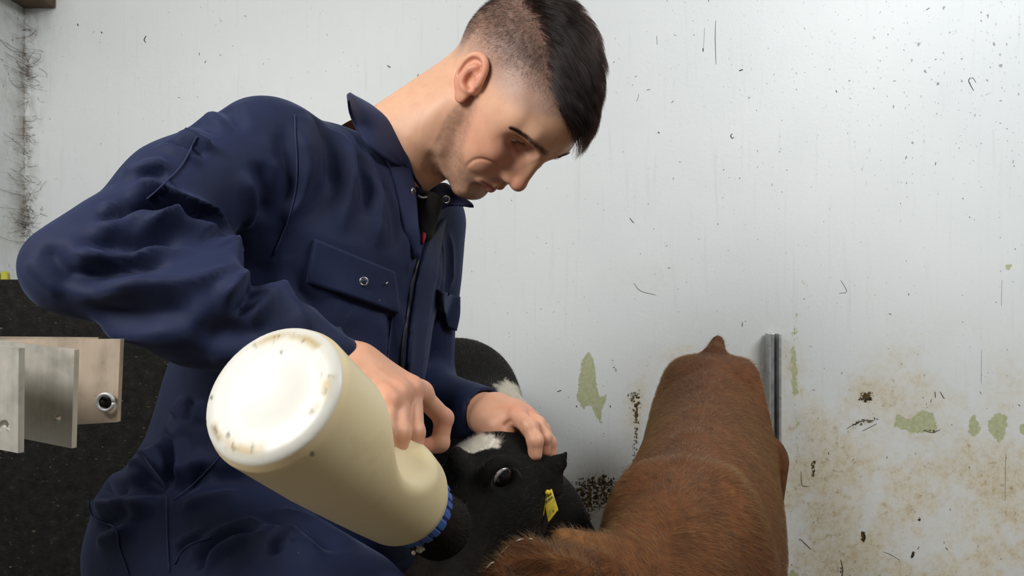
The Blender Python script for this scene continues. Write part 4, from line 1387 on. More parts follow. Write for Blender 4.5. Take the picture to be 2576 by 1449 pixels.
SKY = V3(0, 0, 1)
def coverall_field():
    f = Field((-.60, .52, .585), (.06, 1.42, 1.33), .0036)
    # trunk
    st = [(0.015, .150, .085, -.005), (.10, .172, .112, .008), (.22, .165, .122, .018), (.34, .155, .122, .022), (.45, .165, .125, .0), (.50, .150, .115, -.01)]
    pts = [MID - SPINE * a + FWD * o for a, _, _, o in st]
    f.etube(pts, [q[1] for q in st], [q[2] for q in st], S_AX, FWD, k=.05)
    f.ell(MID - SPINE * .30 - FWD * .045, (.135, .095, .17), np.stack([S_AX, FWD, SPINE], 1), k=.04)
    nb = NECK0 - V3(.02, 0, .035)
    f.cap(SH_R + V3(.02, .02, -.012), nb, .055, .066, k=.04)
    f.cap(SH_L + V3(-.02, -.02, -.01), nb + V3(.03, .02, -.02), .060, .064, k=.05)
    # shoulder yoke behind the neck
    f.cap(NECK0 - V3(.055, 0, .03), NECK0 - V3(.05, .01, .05), .062, .066, k=.05)
    # right sleeve
    um = SH_R * .5 + EL_R * .5
    f.cap(SH_R, um, .057, .055, k=.045)
    f.cap(um, EL_R, .055, .036, k=.025)
    fm = EL_R * .55 + WR_R * .45 + V3(0, 0, .004)
    f.cap(EL_R, fm, .036, .050, k=.022)
    f.cap(fm, WR_R - unit(WR_R - EL_R) * .030, .050, .036, k=.022)
    f.cap(EL_R + V3(.03, .02, .02), um * .4 + fm * .6, .038, .036, k=.03)
    # left sleeve
    f.cap(SH_L, EL_L, .066, .060, k=.035)
    cl = P(1212, 1038, 1.050)
    f.cap(EL_L, cl, .062, .037, k=.03)
    d = unit(WR_L - EL_L)
    _pc = cl + d * .012
    f.box(_pc + d * .06, V3(.09, .06, .09), frame_from(d, V3(0, 0, 1)), .001, k=.004, sub=True)
    f.cap(cl - d * .03, cl + d * .10, .030, .033, k=.003, sub=True)
    # seat and legs
    f.ell(PELV - FWD * .025 - SPINE * .03, (.140, .100, .125), np.stack([S_AX, FWD, SPINE], 1), k=.05)
    f.cap(HIP_R, KN_R, .100, .088, k=.05)
    f.cap(HIP_L, KN_L, .108, .088, k=.05)
    # open collar and chest
    vp = [P(1075, 470, 1.00), P(1072, 540, .985), P(1062, 600, .975), P(1057, 655, .965)]
    f.chain(vp, [.026, .020, .010, .003], k=.006, sub=True)
    return f.mesh()
cv, cf = coverall_field()
cv = smooth_mesh(cv, cf, 2)
cov = Surf(cv, cf)

# folds of the cloth: ridges (+) and creases (-), laid where the photograph shows them
FOLDS = [
    # elbow bend
    ([(285, 505), (380, 530), (465, 557), (540, 590), (592, 640)], .010, -.020), ([(300, 470), (400, 500), (480, 525), (560, 560)], .014, .008),
    ([(320, 580), (400, 580), (465, 567), (545, 600), (600, 668)], .010, .013), ([(240, 545), (300, 540), (330, 520)], .007, -.007),
    ([(193, 605), (270, 622), (340, 628), (460, 602)], .009, -.010), ([(150, 640), (250, 652), (350, 655), (440, 640)], .009, .007),
    ([(150, 676), (230, 690), (310, 682), (440, 665)], .009, -.010), ([(230, 720), (330, 728), (480, 714), (600, 675)], .012, .010),
    ([(110, 610), (140, 660), (200, 715)], .009, -.005), ([(200, 770), (300, 790), (420, 785), (520, 750)], .012, -.006), ([(240, 820), (350, 835), (470, 815)], .014, .006),
    ([(622, 700), (632, 731), (610, 765), (578, 797)], .008, -.012), ([(645, 704), (700, 727), (754, 795), (800, 850)], .010, .008), ([(540, 770), (600, 720), (625, 690)], .010, .008),
    ([(480, 860), (580, 830), (680, 840)], .012, -.006),
    # upper arm and shoulder
    ([(430, 356), (483, 379), (525, 400)], .006, -.008), ([(440, 345), (500, 362), (550, 385)], .008, .006), ([(345, 447), (385, 444), (425, 446)], .007, -.006),
    ([(300, 440), (390, 425), (450, 420)], .010, .006), ([(470, 300), (520, 320), (560, 350)], .010, -.004), ([(560, 260), (590, 300), (600, 340)], .010, -.004),
    ([(640, 400), (660, 470), (655, 560)], .012, -.006), ([(600, 420), (625, 500), (615, 590)], .012, .006), ([(690, 300), (720, 380), (715, 480), (690, 570)], .012, -.006),
    ([(740, 297), (760, 400), (745, 500), (700, 600)], .016, .009), ([(800, 290), (830, 380), (830, 500)], .014, -.008), ([(872, 345), (905, 440), (920, 560)], .012, -.007),
    ([(850, 330), (868, 440), (862, 600)], .014, .009), ([(900, 390), (935, 500), (950, 640)], .014, .008), ([(960, 440), (985, 540), (990, 640)], .010, -.005),
    ([(640, 640), (660, 720), (720, 780)], .014, -.010), ([(700, 640), (760, 720), (800, 800)], .014, -.004),
    ([(820, 780), (880, 830), (950, 850)], .012, -.004), ([(840, 840), (900, 900), (960, 960)], .014, .005), ([(980, 760), (990, 860), (985, 960)], .010, -.005),
    ([(1010, 500), (1020, 600), (1030, 700)], .008, .004), ([(1110, 580), (1118, 680), (1105, 760)], .008, -.004), ([(1125, 570), (1135, 680), (1128, 740)], .008, .004),
    # seat and thigh
    ([(322, 1180), (370, 1160), (425, 1145)], .009, .010), ([(340, 1196), (385, 1215), (430, 1225)], .012, -.016), ([(224, 1222), (280, 1240), (336, 1250), (410, 1238)], .009, -.009),
    ([(240, 1265), (320, 1275), (400, 1262)], .012, .006), ([(246, 1326), (305, 1302), (355, 1282)], .009, -.008), ([(250, 1360), (300, 1345), (350, 1320)], .012, .004),
    ([(410, 1080), (432, 1120), (432, 1180), (428, 1240)], .007, -.014), ([(440, 1010), (460, 1060), (455, 1110)], .010, .006), ([(480, 1000), (470, 1060)], .008, -.006),
    ([(432, 1260), (480, 1210), (540, 1170)], .008, -.007), ([(450, 1290), (520, 1260), (620, 1240)], .014, .006), ([(440, 1230), (540, 1215), (640, 1210)], .012, -.006),
    ([(486, 1447), (538, 1384), (605, 1348), (662, 1336)], .008, -.010), ([(520, 1440), (570, 1390), (640, 1362), (700, 1350)], .012, .006), ([(440, 1400), (470, 1370), (520, 1350)], .005, -.005),
    ([(700, 1400), (710, 1372), (748, 1362)], .006, -.007), ([(700, 1320), (760, 1350), (820, 1420)], .012, .006), ([(640, 1300), (740, 1320), (860, 1400)], .012, -.008),
    # left sleeve
]
cov.begin()
for pix, w_, h_ in FOLDS:
    cov.fold(pix, w_ * .9, h_ * 1.3, sharp=True)
nz_ = fbm(cov.v * 9, 21, 3) - .5
cov.disp += nz_ * .007 * (1 - np.exp(-(np.linalg.norm(cov.v - P(1225, 1020, 1.05), axis=1) / .05) ** 2))
cov.commit()
cov = Surf(cov.v, cf)

def legs_field():
    f = Field((-.75, .40, .0), (.25, 1.45, .60), .012)
    for a_, b_, c_ in ((HIP_R, KN_R, AN_R), (HIP_L, KN_L, AN_L)):
        f.cap(a_, b_, .112, .090, k=.04)
        f.cap(b_, c_ + V3(0, 0, .04), .088, .075, k=.03)
    f.ell(PELV - FWD * .025 - SPINE * .03, (.140, .100, .125), np.stack([S_AX, FWD, SPINE], 1), k=.05)
    f.plane_cut(V3(0, 0, .592), V3(0, 0, 1))
    return f.mesh()
gv, gf = legs_field()
coverall = mesh_obj('coverall', np.concatenate([cov.v, gv]), np.concatenate([cf, gf + len(cov.v)]), M_NAVY, person)
tag(coverall, 'loose navy blue cotton coverall')
# rubber boots, standing on the floor
M_BOOT = simple_mat('black_boot_rubber', srgb(26, 28, 26), .4)
for an in (AN_R, AN_L):
    f = Field(an - V3(.12, .16, .10), an + V3(.22, .12, .14), .008)
    f.cap(an + V3(0, 0, .10), an + V3(0, 0, -.03), .062, .05, k=.02)
    f.cap(an + V3(-.02, .01, -.045), an + V3(.13, -.055, -.048), .046, .042, k=.02)
    f.plane_cut(V3(0, 0, .001), V3(0, 0, -1))
    v_, q_ = f.mesh()
    mesh_obj('rubber_boot', v_, q_, M_BOOT, person)

# ------------------------------------------------------------------ pieces of the coverall
def sheet(name, rows, nu, nv, th, mat, parent, flip=False):
    """cloth sheet through rows of 3D points, with thickness"""
    def rs(p, n):
        p = catmull(p, 8); s_ = np.r_[0, np.cumsum(np.linalg.norm(np.diff(p, axis=0), axis=1))]; s_ /= s_[-1]
        q = np.linspace(0, 1, n)
        return np.stack([np.interp(q, s_, p[:, c]) for c in range(3)], 1)
    A = np.array([rs(np.array(r), nu) for r in rows])
    G = np.array([rs(A[:, i], nv) for i in range(nu)]).transpose(1, 0, 2)
    du = np.gradient(G, axis=1); dv = np.gradient(G, axis=0)
    N = np.cross(du, dv); N /= np.linalg.norm(N, axis=2, keepdims=True) + 1e-12
    if flip: N = -N
    V = np.concatenate([(G + N * th / 2).reshape(-1, 3), (G - N * th / 2).reshape(-1, 3)]); n = nu * nv
    fs = []
    for j in range(nv - 1):
        for i in range(nu - 1):
            a = j * nu + i
            q1, q2 = (a, a + 1, a + nu + 1, a + nu), (n + a + nu, n + a + nu + 1, n + a + 1, n + a)
            fs += [q1, q2] if not flip else [q1[::-1], q2[::-1]]
    rim = list(range(nu)) + [j * nu + nu - 1 for j in range(1, nv)] + [(nv - 1) * nu + i for i in range(nu - 2, -1, -1)] + [j * nu for j in range(nv - 2, 0, -1)]
    for a, b2 in zip(rim, rim[1:] + rim[:1]):
        q1 = (b2, a, n + a, n + b2)
        fs.append(q1 if not flip else q1[::-1])
    return mesh_obj(name, V, np.array(fs), mat, parent)

def on(surf, px, py, off, near=None):
    p, n = surf.hit(px, py, near=near)
    return p + n * off

# collar leaf on his right
top_px = [(893, 246), (928, 262), (962, 290), (984, 330), (1004, 376), (1022, 418), (1036, 442)]
out_px = [(866, 266), (874, 300), (890, 340), (916, 378), (952, 406), (990, 424), (1024, 436)]
T = []
for i, (a, b2) in enumerate(top_px):
    p, n = head.hit(a, b2, r=14)
    dd = p[1] if i > 1 else 1.03
    T.append(P(a, b2, min(dd, 1.06) - .006))
O_ = [on(cov, a, b2, .008) for a, b2 in out_px]
M1 = [(t * .55 + o * .45) + unit(V3(-.35, -.75, .55)) * .010 for t, o in zip(T, O_)]
S_ = [t + V3(.012, .012, -.016) for t in T]
sheet('collar', [S_, T, M1, O_], 26, 16, .0032, M_NAVY, coverall)
# its other leaf beyond the neck, pointing right
d2 = 1.10
sheet('collar', [[P(1060, 500, 1.07), P(1085, 470, 1.08), P(1120, 462, 1.10), P(1150, 486, 1.11)],
                 [P(1066, 520, 1.06), P(1095, 500, 1.07), P(1140, 500, 1.09), P(1192, 519, 1.07)],
                 [P(1072, 545, 1.05), P(1100, 532, 1.06), P(1125, 518, 1.07), P(1160, 516, 1.075)]], 20, 12, .003, M_NAVY, coverall)
# collar stand round the back of the neck
sheet('collar_stand', [[P(893, 250, 1.03), P(905, 262, 1.10), P(960, 300, 1.13), P(1020, 380, 1.13), P(1066, 480, 1.10)],
                       [P(880, 285, 1.03), P(890, 300, 1.10), P(940, 340, 1.13), P(1000, 420, 1.13), P(1056, 510, 1.09)]], 24, 6, .003, M_NAVY, coverall)

# the open front edge below the collar
edge = [(1010, 395), (1036, 440), (1045, 490), (1052, 560), (1057, 648)]; back = [(960, 385), (985, 440), (1000, 500), (1018, 580), (1042, 652)]
I_ = []
for (a, b2) in edge:
    I_.append(P(a, b2, cov.hit(a - 24, b2 + 4)[0][1] - .001))
Bk = [on(cov, a, b2, .0008) for a, b2 in back]
sheet('lapel', [I_, [(i_ * .5 + b_ * .5) + V3(-.001, -.003, 0) for i_, b_ in zip(I_, Bk)], Bk], 20, 12, .0024, M_NAVY, coverall)
LAPEL = I_
# chest pockets
fl_ = patch('pocket_flap', cov, [(788, 602), (778, 655), (770, 710)], [(985, 684), (992, 735), (998, 789)], 26, 14, .004, .004, M_NAVY, coverall)
patch('pocket_flap', cov, [(1098, 728), (1104, 775), (1118, 820)], [(1147, 744), (1146, 790), (1138, 830)], 10, 12, .004, .004, M_NAVY, coverall)
# the front band and zip
patch('front_band', cov, [(1070, 605), (1056, 655), (1042, 720), (1030, 800), (1022, 880), (1016, 985)], [(1114, 550), (1102, 610), (1088, 700), (1072, 800), (1060, 880), (1050, 985)], 12, 40, .003, .003, M_NAVY, coverall)
M_ZIP = simple_mat('dark_zip', srgb(14, 15, 20), .5)
zp = cov.line([(1056, 652), (1038, 720), (1026, 800), (1016, 880), (1010, 985)], 8)
v_, f_ = tube(zp + V3(-.001, -.004, 0), .0022, 8)
mesh_obj('zip', v_, f_, M_ZIP, coverall)
M_CHROME = simple_mat('nickel_snap', srgb(205, 200, 192), .25, .9)
M_SNAPC = simple_mat('snap_core', srgb(30, 34, 56), .5)
def ring(name, c, n, r, tr, mat, parent, core=True):
    R = frame_from(n, V3(.05, .02, 1)); a = np.linspace(0, 2 * math.pi, 25)
    pts = c + np.outer(r * np.cos(a), R[:, 0]) + np.outer(r * np.sin(a), R[:, 2])
    v, f = tube(pts, tr, 8, False)
    o = mesh_obj(name, v, f, mat, parent)
    if core:
        Rz = np.stack([R[:, 0], R[:, 2], R[:, 1]], 1)
        v, f = lathe([(r * .2, .0016), (r * .7, .0014), (r, 0), (r, -.002)], 16, Rz, c)
        mesh_obj('snap_core', v, f, M_SNAPC, parent)
    return o
p, n = cov.hit(911, 708)
n = unit(n + V3(0, -1, 0))
ring('snap_ring', p + n * .010, n, .0044, .0011, M_CHROME, coverall)
ring('snap_ring', P(1122, 502, 1.066), unit(V3(-.15, -1, -.1)), .0048, .0012, M_CHROME, coverall)
_sp = LAPEL[1] * .15 + LAPEL[2] * .85
ring('snap_ring', _sp + V3(-.0015, -.003, 0), unit(V3(.93, -.36, .1)), .0042, .0011, M_CHROME, coverall)
v_, f_ = tube(np.array([on(cov, 955, 714, .011), on(cov, 960, 709, .011)]), .0008, 6)
mesh_obj('loose_thread', v_, f_, M_CHROME, coverall)
# seams
for q in ([(496, 344), (482, 372), (455, 420), (405, 470), (370, 500)], [(740, 290), (748, 420), (735, 520), (690, 640)], [(224, 1250), (236, 1300), (290, 1330), (302, 1380), (326, 1445)], [(419, 1250), (422, 1340), (428, 1440)],
          [(440, 1420), (470, 1378), (530, 1352)], [(440, 1258), (520, 1186), (560, 1140)], [(986, 795), (978, 860), (970, 930)], [(790, 618), (880, 650), (985, 698)]):
    pts = cov.line(q, 8)
    nn = np.array([cov.hit(*project(x[None])[0:2][0:1] if False else (project(x[None])[0][0], project(x[None])[1][0]))[1] for x in pts])
    v_, f_ = tube(pts + nn * .0010, .0010, 6)
    mesh_obj('seam', v_, f_, M_SEAM, coverall)

# what he wears underneath, in the open neck
M_FLE = simple_mat('black_fleece', srgb(18, 17, 16), .95, 0, 300, .5, .8)
f = Field(P(1080, 540, 1.0) - V3(.06, .06, .08), P(1080, 540, 1.0) + V3(.05, .09, .07), .003)
f.cap(P(1078, 516, 1.030), P(1070, 592, 1.000), .019, .010, k=.01)
v_, q_ = f.mesh()
mesh_obj('fleece_top', v_, q_, M_FLE, person)
M_RED = simple_mat('red_trim', srgb(170, 30, 42), .7)
v_, f_ = tube(np.array([P(1066, 572, 1.000), P(1067, 590, .993), P(1063, 612, .985)]), [.0022, .0036, .0018], 8)
mesh_obj('shirt_trim', v_, f_, M_RED, person)
M_WHT = simple_mat('white_blue_shirt', srgb(206, 212, 226), .8)
v_, f_ = tube(catmull([P(1052, 492, 1.005), P(1062, 497, 1.005), P(1078, 495, 1.02), P(1090, 488, 1.05)], 5), .0014, 8)
mesh_obj('shirt_collar', v_, f_, M_WHT, person)
M_MULTI = simple_mat('bright_label', srgb(190, 60, 130), .7)
v_, f_ = tube(np.array([P(958, 272, 1.06), P(970, 276, 1.06)]), .003, 6)
mesh_obj('garment_label', v_, f_, M_MULTI, coverall)

# ================================================================== feeding bottle
B0, B1 = P(679, 982, .512), P(1042, 1274, .730)
BL = float(np.linalg.norm(B1 - B0))
BZ = unit(B1 - B0)                                    # from the base to the cap
_vw = unit((B0 + B1) / 2 - V3(0, 0, CAMH)); _s = unit(np.cross(_vw, BZ)); _s = _s if _s[2] > 0 else -_s
_c = unit(np.cross(BZ, _s)); _c = _c if _c @ _vw < 0 else -_c
BX = unit(_s * .96 + _c * .28)                         # side with the finger grip
BY = np.cross(BZ, BX)
BR = np.stack([BX, BY, BZ], 1)
def b2w(p): return np.asarray(p) @ BR.T + B0
def bottle_mesh():
    f = Field((-.065, -.065, -.02), (.065, .065, BL + .005), .0016)
    # turned body
    prof = [(-.002, .044), (.004, .0505), (.012, .0535), (.09, .0530), (.150, .0505), (.200, .0480), (BL - .034, .0458), (BL - .020, .0415), (BL - .014, .035), (BL + .0, .0325)]
    zz = np.array([q[0] for q in prof]); rr = np.array([q[1] for q in prof])
    X, Y, Z = f.ax[0][:, None, None], f.ax[1][None, :, None], f.ax[2][None, None, :]
    R = np.interp(f.ax[2], zz, rr)[None, None, :]
    d = np.sqrt(X * X + Y * Y) - R
    d = np.maximum(d, np.maximum(-Z + 0.0, Z - BL))
    f.a = d.astype(np.float32)
    # rounded lower edge: fillet by cutting with a torus-like bevel
    q = np.sqrt(X * X + Y * Y)
    dz = np.maximum(.012 - Z, 0); dr = np.maximum(q - .0415, 0)
    f.a = np.maximum(f.a, np.where((Z < .012) & (q > .0415), np.sqrt(dz * dz + dr * dr) - .012, -1).astype(np.float32))
    # slightly dished base with a moulded ring
    f.ell((0, 0, -.010), (.036, .036, .0125), k=.003, sub=True)
    # grip for the fingers
    f.ell((.066, .0, BL * .535), (.047, .075, .060), k=.012, sub=True)
    return f.mesh()
v_, q_ = bottle_mesh(); v_ = smooth_mesh(v_, q_, 3)
BLOC = v_
n_ = fbm(v_ * 40, 8); n2 = fbm(v_ * 170, 12)
cream = srgb(242, 223, 178); milk = srgb(236, 222, 180); white = srgb(212, 210, 202)
col = np.tile(cream, (len(v_), 1))
m = sstep(.02, .19, v_[:, 2])[:, None]; col = col * (1 - .35 * m) + srgb(220, 202, 158) * .35 * m
m = sstep(.0075, .0030, v_[:, 2])[:, None]; col = col * (1 - m) + white * m
rad = np.hypot(v_[:, 0], v_[:, 1])
m = (np.exp(-((rad - .042) / .0035) ** 2) * (v_[:, 2] < .012) * sstep(.48, .68, n_))[:, None] * .8; col = col * (1 - m) + srgb(170, 142, 70) * m
m = (np.exp(-((rad - .0415) / .004) ** 2) * (v_[:, 2] < .012) * sstep(.60, .68, n2) * sstep(.5, .6, n_))[:, None] * .8; col = col * (1 - m) + srgb(96, 74, 36) * m
m = (sstep(.66, .72, n_) * (v_[:, 2] > .012) * .10)[:, None]; col = col * (1 - m) + srgb(190, 164, 96) * m
for (px, py, dd, r) in ((785, 1142, .585, .0016), (708, 886, .55, .0012), (574, 1094, .54, .0016), (532, 1000, .54, .0012)):
    w = b2w(v_); U, W2, D = project(w)
    hitm = np.hypot(U - px, (W2 - py) * .7) * dd / F
    vis = (vnormals(w, q_) * (w - V3(0, 0, CAMH))).sum(1) < 0
    m = (np.exp(-(hitm / r) ** 4) * vis)[:, None] * .85; col = col * (1 - m) + srgb(70, 58, 34) * m
M_BOT, nt, b = new_mat('milky_plastic')
v = objcoord(nt)
c = attr(nt, 'Col')
scr = sm(nt, noise(nt, objcoord(nt, (1, 2.4, 1)), 120, 4, .7), .62, .75)
nt.links.new(mixc(nt, mth(nt, 'MULTIPLY', scr, .12), c, srgb(190, 170, 120)), b.inputs['Base Color'])
b.inputs['Subsurface Weight'].default_value = .35; b.inputs['Subsurface Radius'].default_value = (1, .8, .5); b.inputs['Subsurface Scale'].default_value = .012
b.inputs['Roughness'].default_value = .38
bump(nt, b, noise(nt, v, 160, 4, .6), .08, .001)
bottle = mesh_obj('feeding_bottle', b2w(v_), q_, M_BOT, None, True, col)
tag(bottle, 'milk-filled cream plastic calf feeding bottle tipped towards the black calf', 'bottle')
# ribbed blue screw cap
M_CAP = simple_mat('blue_cap', srgb(72, 104, 172), .45, 0, 60, .12)
n = 144
prof = [(.0300, BL - .013), (.0365, BL - .013), (.0378, BL - .0115), (.0378, BL + .004), (.0365, BL + .0065), (.0290, BL + .0065), (.0260, BL + .0068)]
cv_, cf_ = lathe(prof, n)
an = np.arctan2(cv_[:, 1], cv_[:, 0]); rr = np.hypot(cv_[:, 0], cv_[:, 1])
g = 1 - .045 * (np.mod(an * 24 / (2 * math.pi), 1) < .2) * (rr > .036)
cv_[:, 0] *= g; cv_[:, 1] *= g
cap = mesh_obj('screw_cap', b2w(cv_), cf_, M_CAP, bottle, False)
M_TEAT = simple_mat('dark_red_teat_rubber', srgb(110, 42, 32), .5)
tv_, tf_ = lathe([(.0255, BL + .006), (.024, BL + .014), (.014, BL + .020), (.0115, BL + .035), (.012, BL + .060), (.0095, BL + .072), (.003, BL + .076)], 24)
mesh_obj('teat', b2w(tv_), tf_, M_TEAT, bottle)

# ================================================================== calves
def fur_material(name, melanin, red, rough=.45):
    m, nt, b = new_mat(name)
    nt.nodes.remove(b)
    hb = nd(nt, 'ShaderNodeBsdfHairPrincipled')
    hb.parametrization = 'MELANIN'
    hb.inputs['Melanin'].default_value = melanin; hb.inputs['Melanin Redness'].default_value = red
    hb.inputs['Roughness'].default_value = rough; hb.inputs['Radial Roughness'].default_value = .5
    hb.inputs['Random Color'].default_value = .25
    nt.links.new(hb.outputs[0], nt.nodes['Material Output'].inputs['Surface'])
    return m
def hide_material(name, rough=.7, scale=60, amp=.35, sheen=.0):
    m, nt, b = new_mat(name)
    c = attr(nt, 'Col'); v = objcoord(nt)
    n = noise(nt, v, scale, 5, .65)
    k = ramp(nt, n, [(.3, (1 - amp,) * 3), (.7, (1 + amp * .6,) * 3)])
    nt.links.new(mixc(nt, 1.0, c, k, 'MULTIPLY'), b.inputs['Base Color'])
    b.inputs['Roughness'].default_value = rough
    b.inputs['Sheen Weight'].default_value = sheen; b.inputs['Specular IOR Level'].default_value = .12
    bump(nt, b, noise(nt, v, 240, 3, .6), .35, .002)
    return m

# ------------------------------------------------------------------ brown calf, seen along its back
def brown_calf():
    f = Field((.02, .55, .33), (.52, 1.86, .90), .0055)
    SP = [(1795, 900, 1.70, .090, .14), (1788, 925, 1.61, .128, .19), (1778, 985, 1.46, .124, .19), (1765, 1045, 1.30, .128, .20), (1745, 1110, 1.14, .122, .20), (1722, 1185, .99, .100, .19), (1700, 1262, .89, .086, .17)]
    tops = [P(a, b, d) for a, b, d, _, _ in SP]
    cen = [t - V3(0, 0, q[4]) for t, q in zip(tops, SP)]
    tops_ = tops; tops = tops
    axis = unit(tops[0] - tops[-1]); lat = unit(np.cross(axis, V3(0, 0, 1)))
    cs = catmull(np.array([np.r_[c_, q[3], q[4]] for c_, q in zip(cen, SP)]), 5)
    f.etube(list(cs[:, :3]), list(cs[:, 3]), list(cs[:, 4]), lat, unit(np.cross(lat, axis)), k=.02)
    # hip bones, thighs, shoulders
    for s in (-1, 1):
        f.ell(tops[0] * .6 + tops[1] * .4 + lat * s * .036 - V3(0, 0, .031), (.046, .085, .030), k=.04)
        f.ell(tops[0] + lat * s * .060 - V3(0, .03, .15), (.070, .11, .13), k=.06)
        f.ell(tops[5] + lat * s * .052 - V3(0, 0, .14), (.050, .09, .14), k=.05)
    # back bone
    f.chain([t - V3(0, 0, .012) for t in tops], np.full(len(tops), .014), k=.03)
    # tail root and tail
    tr = P(1802, 876, 1.71)
    f.chain([P(1798, 892, 1.69), tr, P(1806, 858, 1.72), tr + V3(.006, .045, -.05), tr + V3(.008, .05, -.30)], [.024, .015, .008, .012, .010], k=.018)
    # neck swinging to the left, head lowered beside it
    nk = [P(1712, 1225, .93) - V3(0, 0, .10), P(1650, 1330, .84) - V3(0, 0, .075), P(1570, 1392, .79) - V3(0, 0, .070), P(1500, 1440, .765) - V3(0, 0, .065)]
    f.chain(nk, [.080, .070, .062, .058], k=.05)
    f.cap(P(1500, 1440, .765) - V3(0, 0, .075), P(1330, 1640, .68), .075, .045, k=.04)
    f.ell(P(1320, 1650, .675), (.045, .045, .04), k=.03)
    # poll tuft
    f.cap(P(1500, 1392, .800), P(1420, 1366, .795), .020, .016, k=.02)
    return f, tops, lat, axis
f, TOPS, LAT, AXIS = brown_calf()
v_, q_ = f.mesh(); v_ = smooth_mesh(v_, q_, 3)
# ear towards the camera, its own finer mesh joined on
def brown_ear():
    f = Field(P(1370, 1440, .70) - V3(.09, .05, .07), P(1370, 1440, .70) + V3(.08, .07, .06), .0025)
    a, b = P(1492, 1462, .735), P(1330, 1452, .690)
    nrm = unit(V3(-.1, -.85, .5))
    f.cap(a, b, .030, .0335, k=.01, flat=nrm, fs=3.0)
    f.cap(b, P(1262, 1462, .672), .0335, .018, k=.01, flat=nrm, fs=3.2)
    f.ell(P(1372, 1440, .680), (.045, .010, .016), frame_from(V3(0, -1, .4), V3(0, 0, 1)), k=.012)
    f.ell(P(1330, 1436, .672), (.020, .006, .009), frame_from(V3(0, -1, .4), V3(0, 0, 1)), k=.008, sub=True)
    return f.mesh()
ev, eq = brown_ear(); ev = smooth_mesh(ev, eq, 2)
V_ = np.concatenate([v_, ev]); Q_ = np.concatenate([q_, eq + len(v_)])
def legs(hips, r0, r1, foot):
    f = Field(np.min([h for h in hips], 0) * V3(1, 1, 0) - V3(.15, .15, 0), np.max([h for h in hips], 0) + V3(.15, .15, .06), .009)
    for i, h in enumerate(hips):
        kn = h * V3(1, 1, 0) + V3(0, (.02 if i < 2 else -.015), h[2] * .48)
        ft = h * V3(1, 1, 0) + V3(0, 0, .03)
        f.cap(h, kn, r0, r1, k=.03); f.cap(kn, ft + V3(0, 0, .05), r1, r1 * .75, k=.015)
        f.ell(kn, np.full(3, r1 * 1.12), k=.015)
        f.cap(ft + V3(0, 0, .05), ft + V3(0, -.012, .008), r1 * .85, r1 * 1.05, k=.01)
        f.plane_cut(V3(0, 0, .001), V3(0, 0, -1))
    return f.mesh()
bl = [TOPS[0] + LAT * .085 - V3(0, .03, .22), TOPS[0] - LAT * .085 - V3(0, .03, .22), TOPS[5] + LAT * .07 - V3(0, 0, .26), TOPS[5] - LAT * .07 - V3(0, 0, .26)]
gv, gq = legs(bl, .065, .032, .03)
Q_ = np.concatenate([Q_, gq + len(V_)]); V_ = np.concatenate([V_, gv])
BROWN = srgb(106, 66, 38)
n1 = fbm(V_ * V3(14, 9, 14), 2); n2 = fbm(V_ * 40, 6)
n3 = fbm(V_ * V3(60, 14, 40), 16)
col = np.tile(BROWN, (len(V_), 1)) * (.50 + .85 * n1[:, None]) * (.80 + .3 * n2[:, None]) * (.75 + .5 * n3[:, None])
ds, ts = poly_dist(V_, TOPS)
m = np.exp(-(ds / .022) ** 2)[:, None] * .40; col = col * (1 - m) + srgb(84, 52, 38) * m
m = np.exp(-(np.linalg.norm(V_ - TOPS[1], axis=1) / .10) ** 2)[:, None] * .25; col = col * (1 - m) + srgb(120, 84, 66) * m
tuft = np.exp(-(poly_dist(V_, [P(1490, 1385, .80), P(1420, 1362, .79)])[0] / .024) ** 4)[:, None]; col = col * (1 - tuft * .7) + srgb(146, 104, 64) * tuft * .7
em = np.zeros(len(V_)); em[len(v_):len(v_) + len(ev)] = 1
M_BHIDE = hide_material('brown_hide')
bcalf = mesh_obj('brown_calf', V_, Q_, M_BHIDE, None, True, col)
tag(bcalf, 'reddish-brown calf seen from the front along its back, rump by the wall', 'calf', 'calves in the stall')

def grow_fur(name, V, Q, parent, ns, flow, length, mat, rad, weight, seed, lift=.25, jit=.18, k=4):
    rng = np.random.default_rng(seed)
    N = vnormals(V, Q)
    rp, kk, W = sample_tris(V, Q, weight, ns, rng)
    rn = (N[Q[kk]] * W[:, :, None]).sum(1); rn /= np.linalg.norm(rn, axis=1, keepdims=True) + 1e-9
    d = flow(rp) + rng.normal(0, jit, (ns, 3))
    cl = np.stack([vnoise(rp * 70, seed + 1), vnoise(rp * 70, seed + 2), vnoise(rp * 70, seed + 3)], 1) - .5
    d = d + cl * .7
    d = d - rn * (d * rn).sum(1, keepdims=True); d /= np.linalg.norm(d, axis=1, keepdims=True) + 1e-9
    L = length * (.6 + .8 * rng.random(ns)) if np.isscalar(length) else length(rp) * (.6 + .8 * rng.random(ns))
    t = np.linspace(0, 1, k)
    pts = rp[:, None] + d[:, None] * (L[:, None, None] * t[None, :, None]) + rn[:, None] * (L[:, None, None] * lift * np.sin(t * 1.9)[None, :, None]) - rn[:, None] * .0006
    return hair_obj(name, pts, rad * (.7 + .6 * rng.random(ns)), mat, parent)

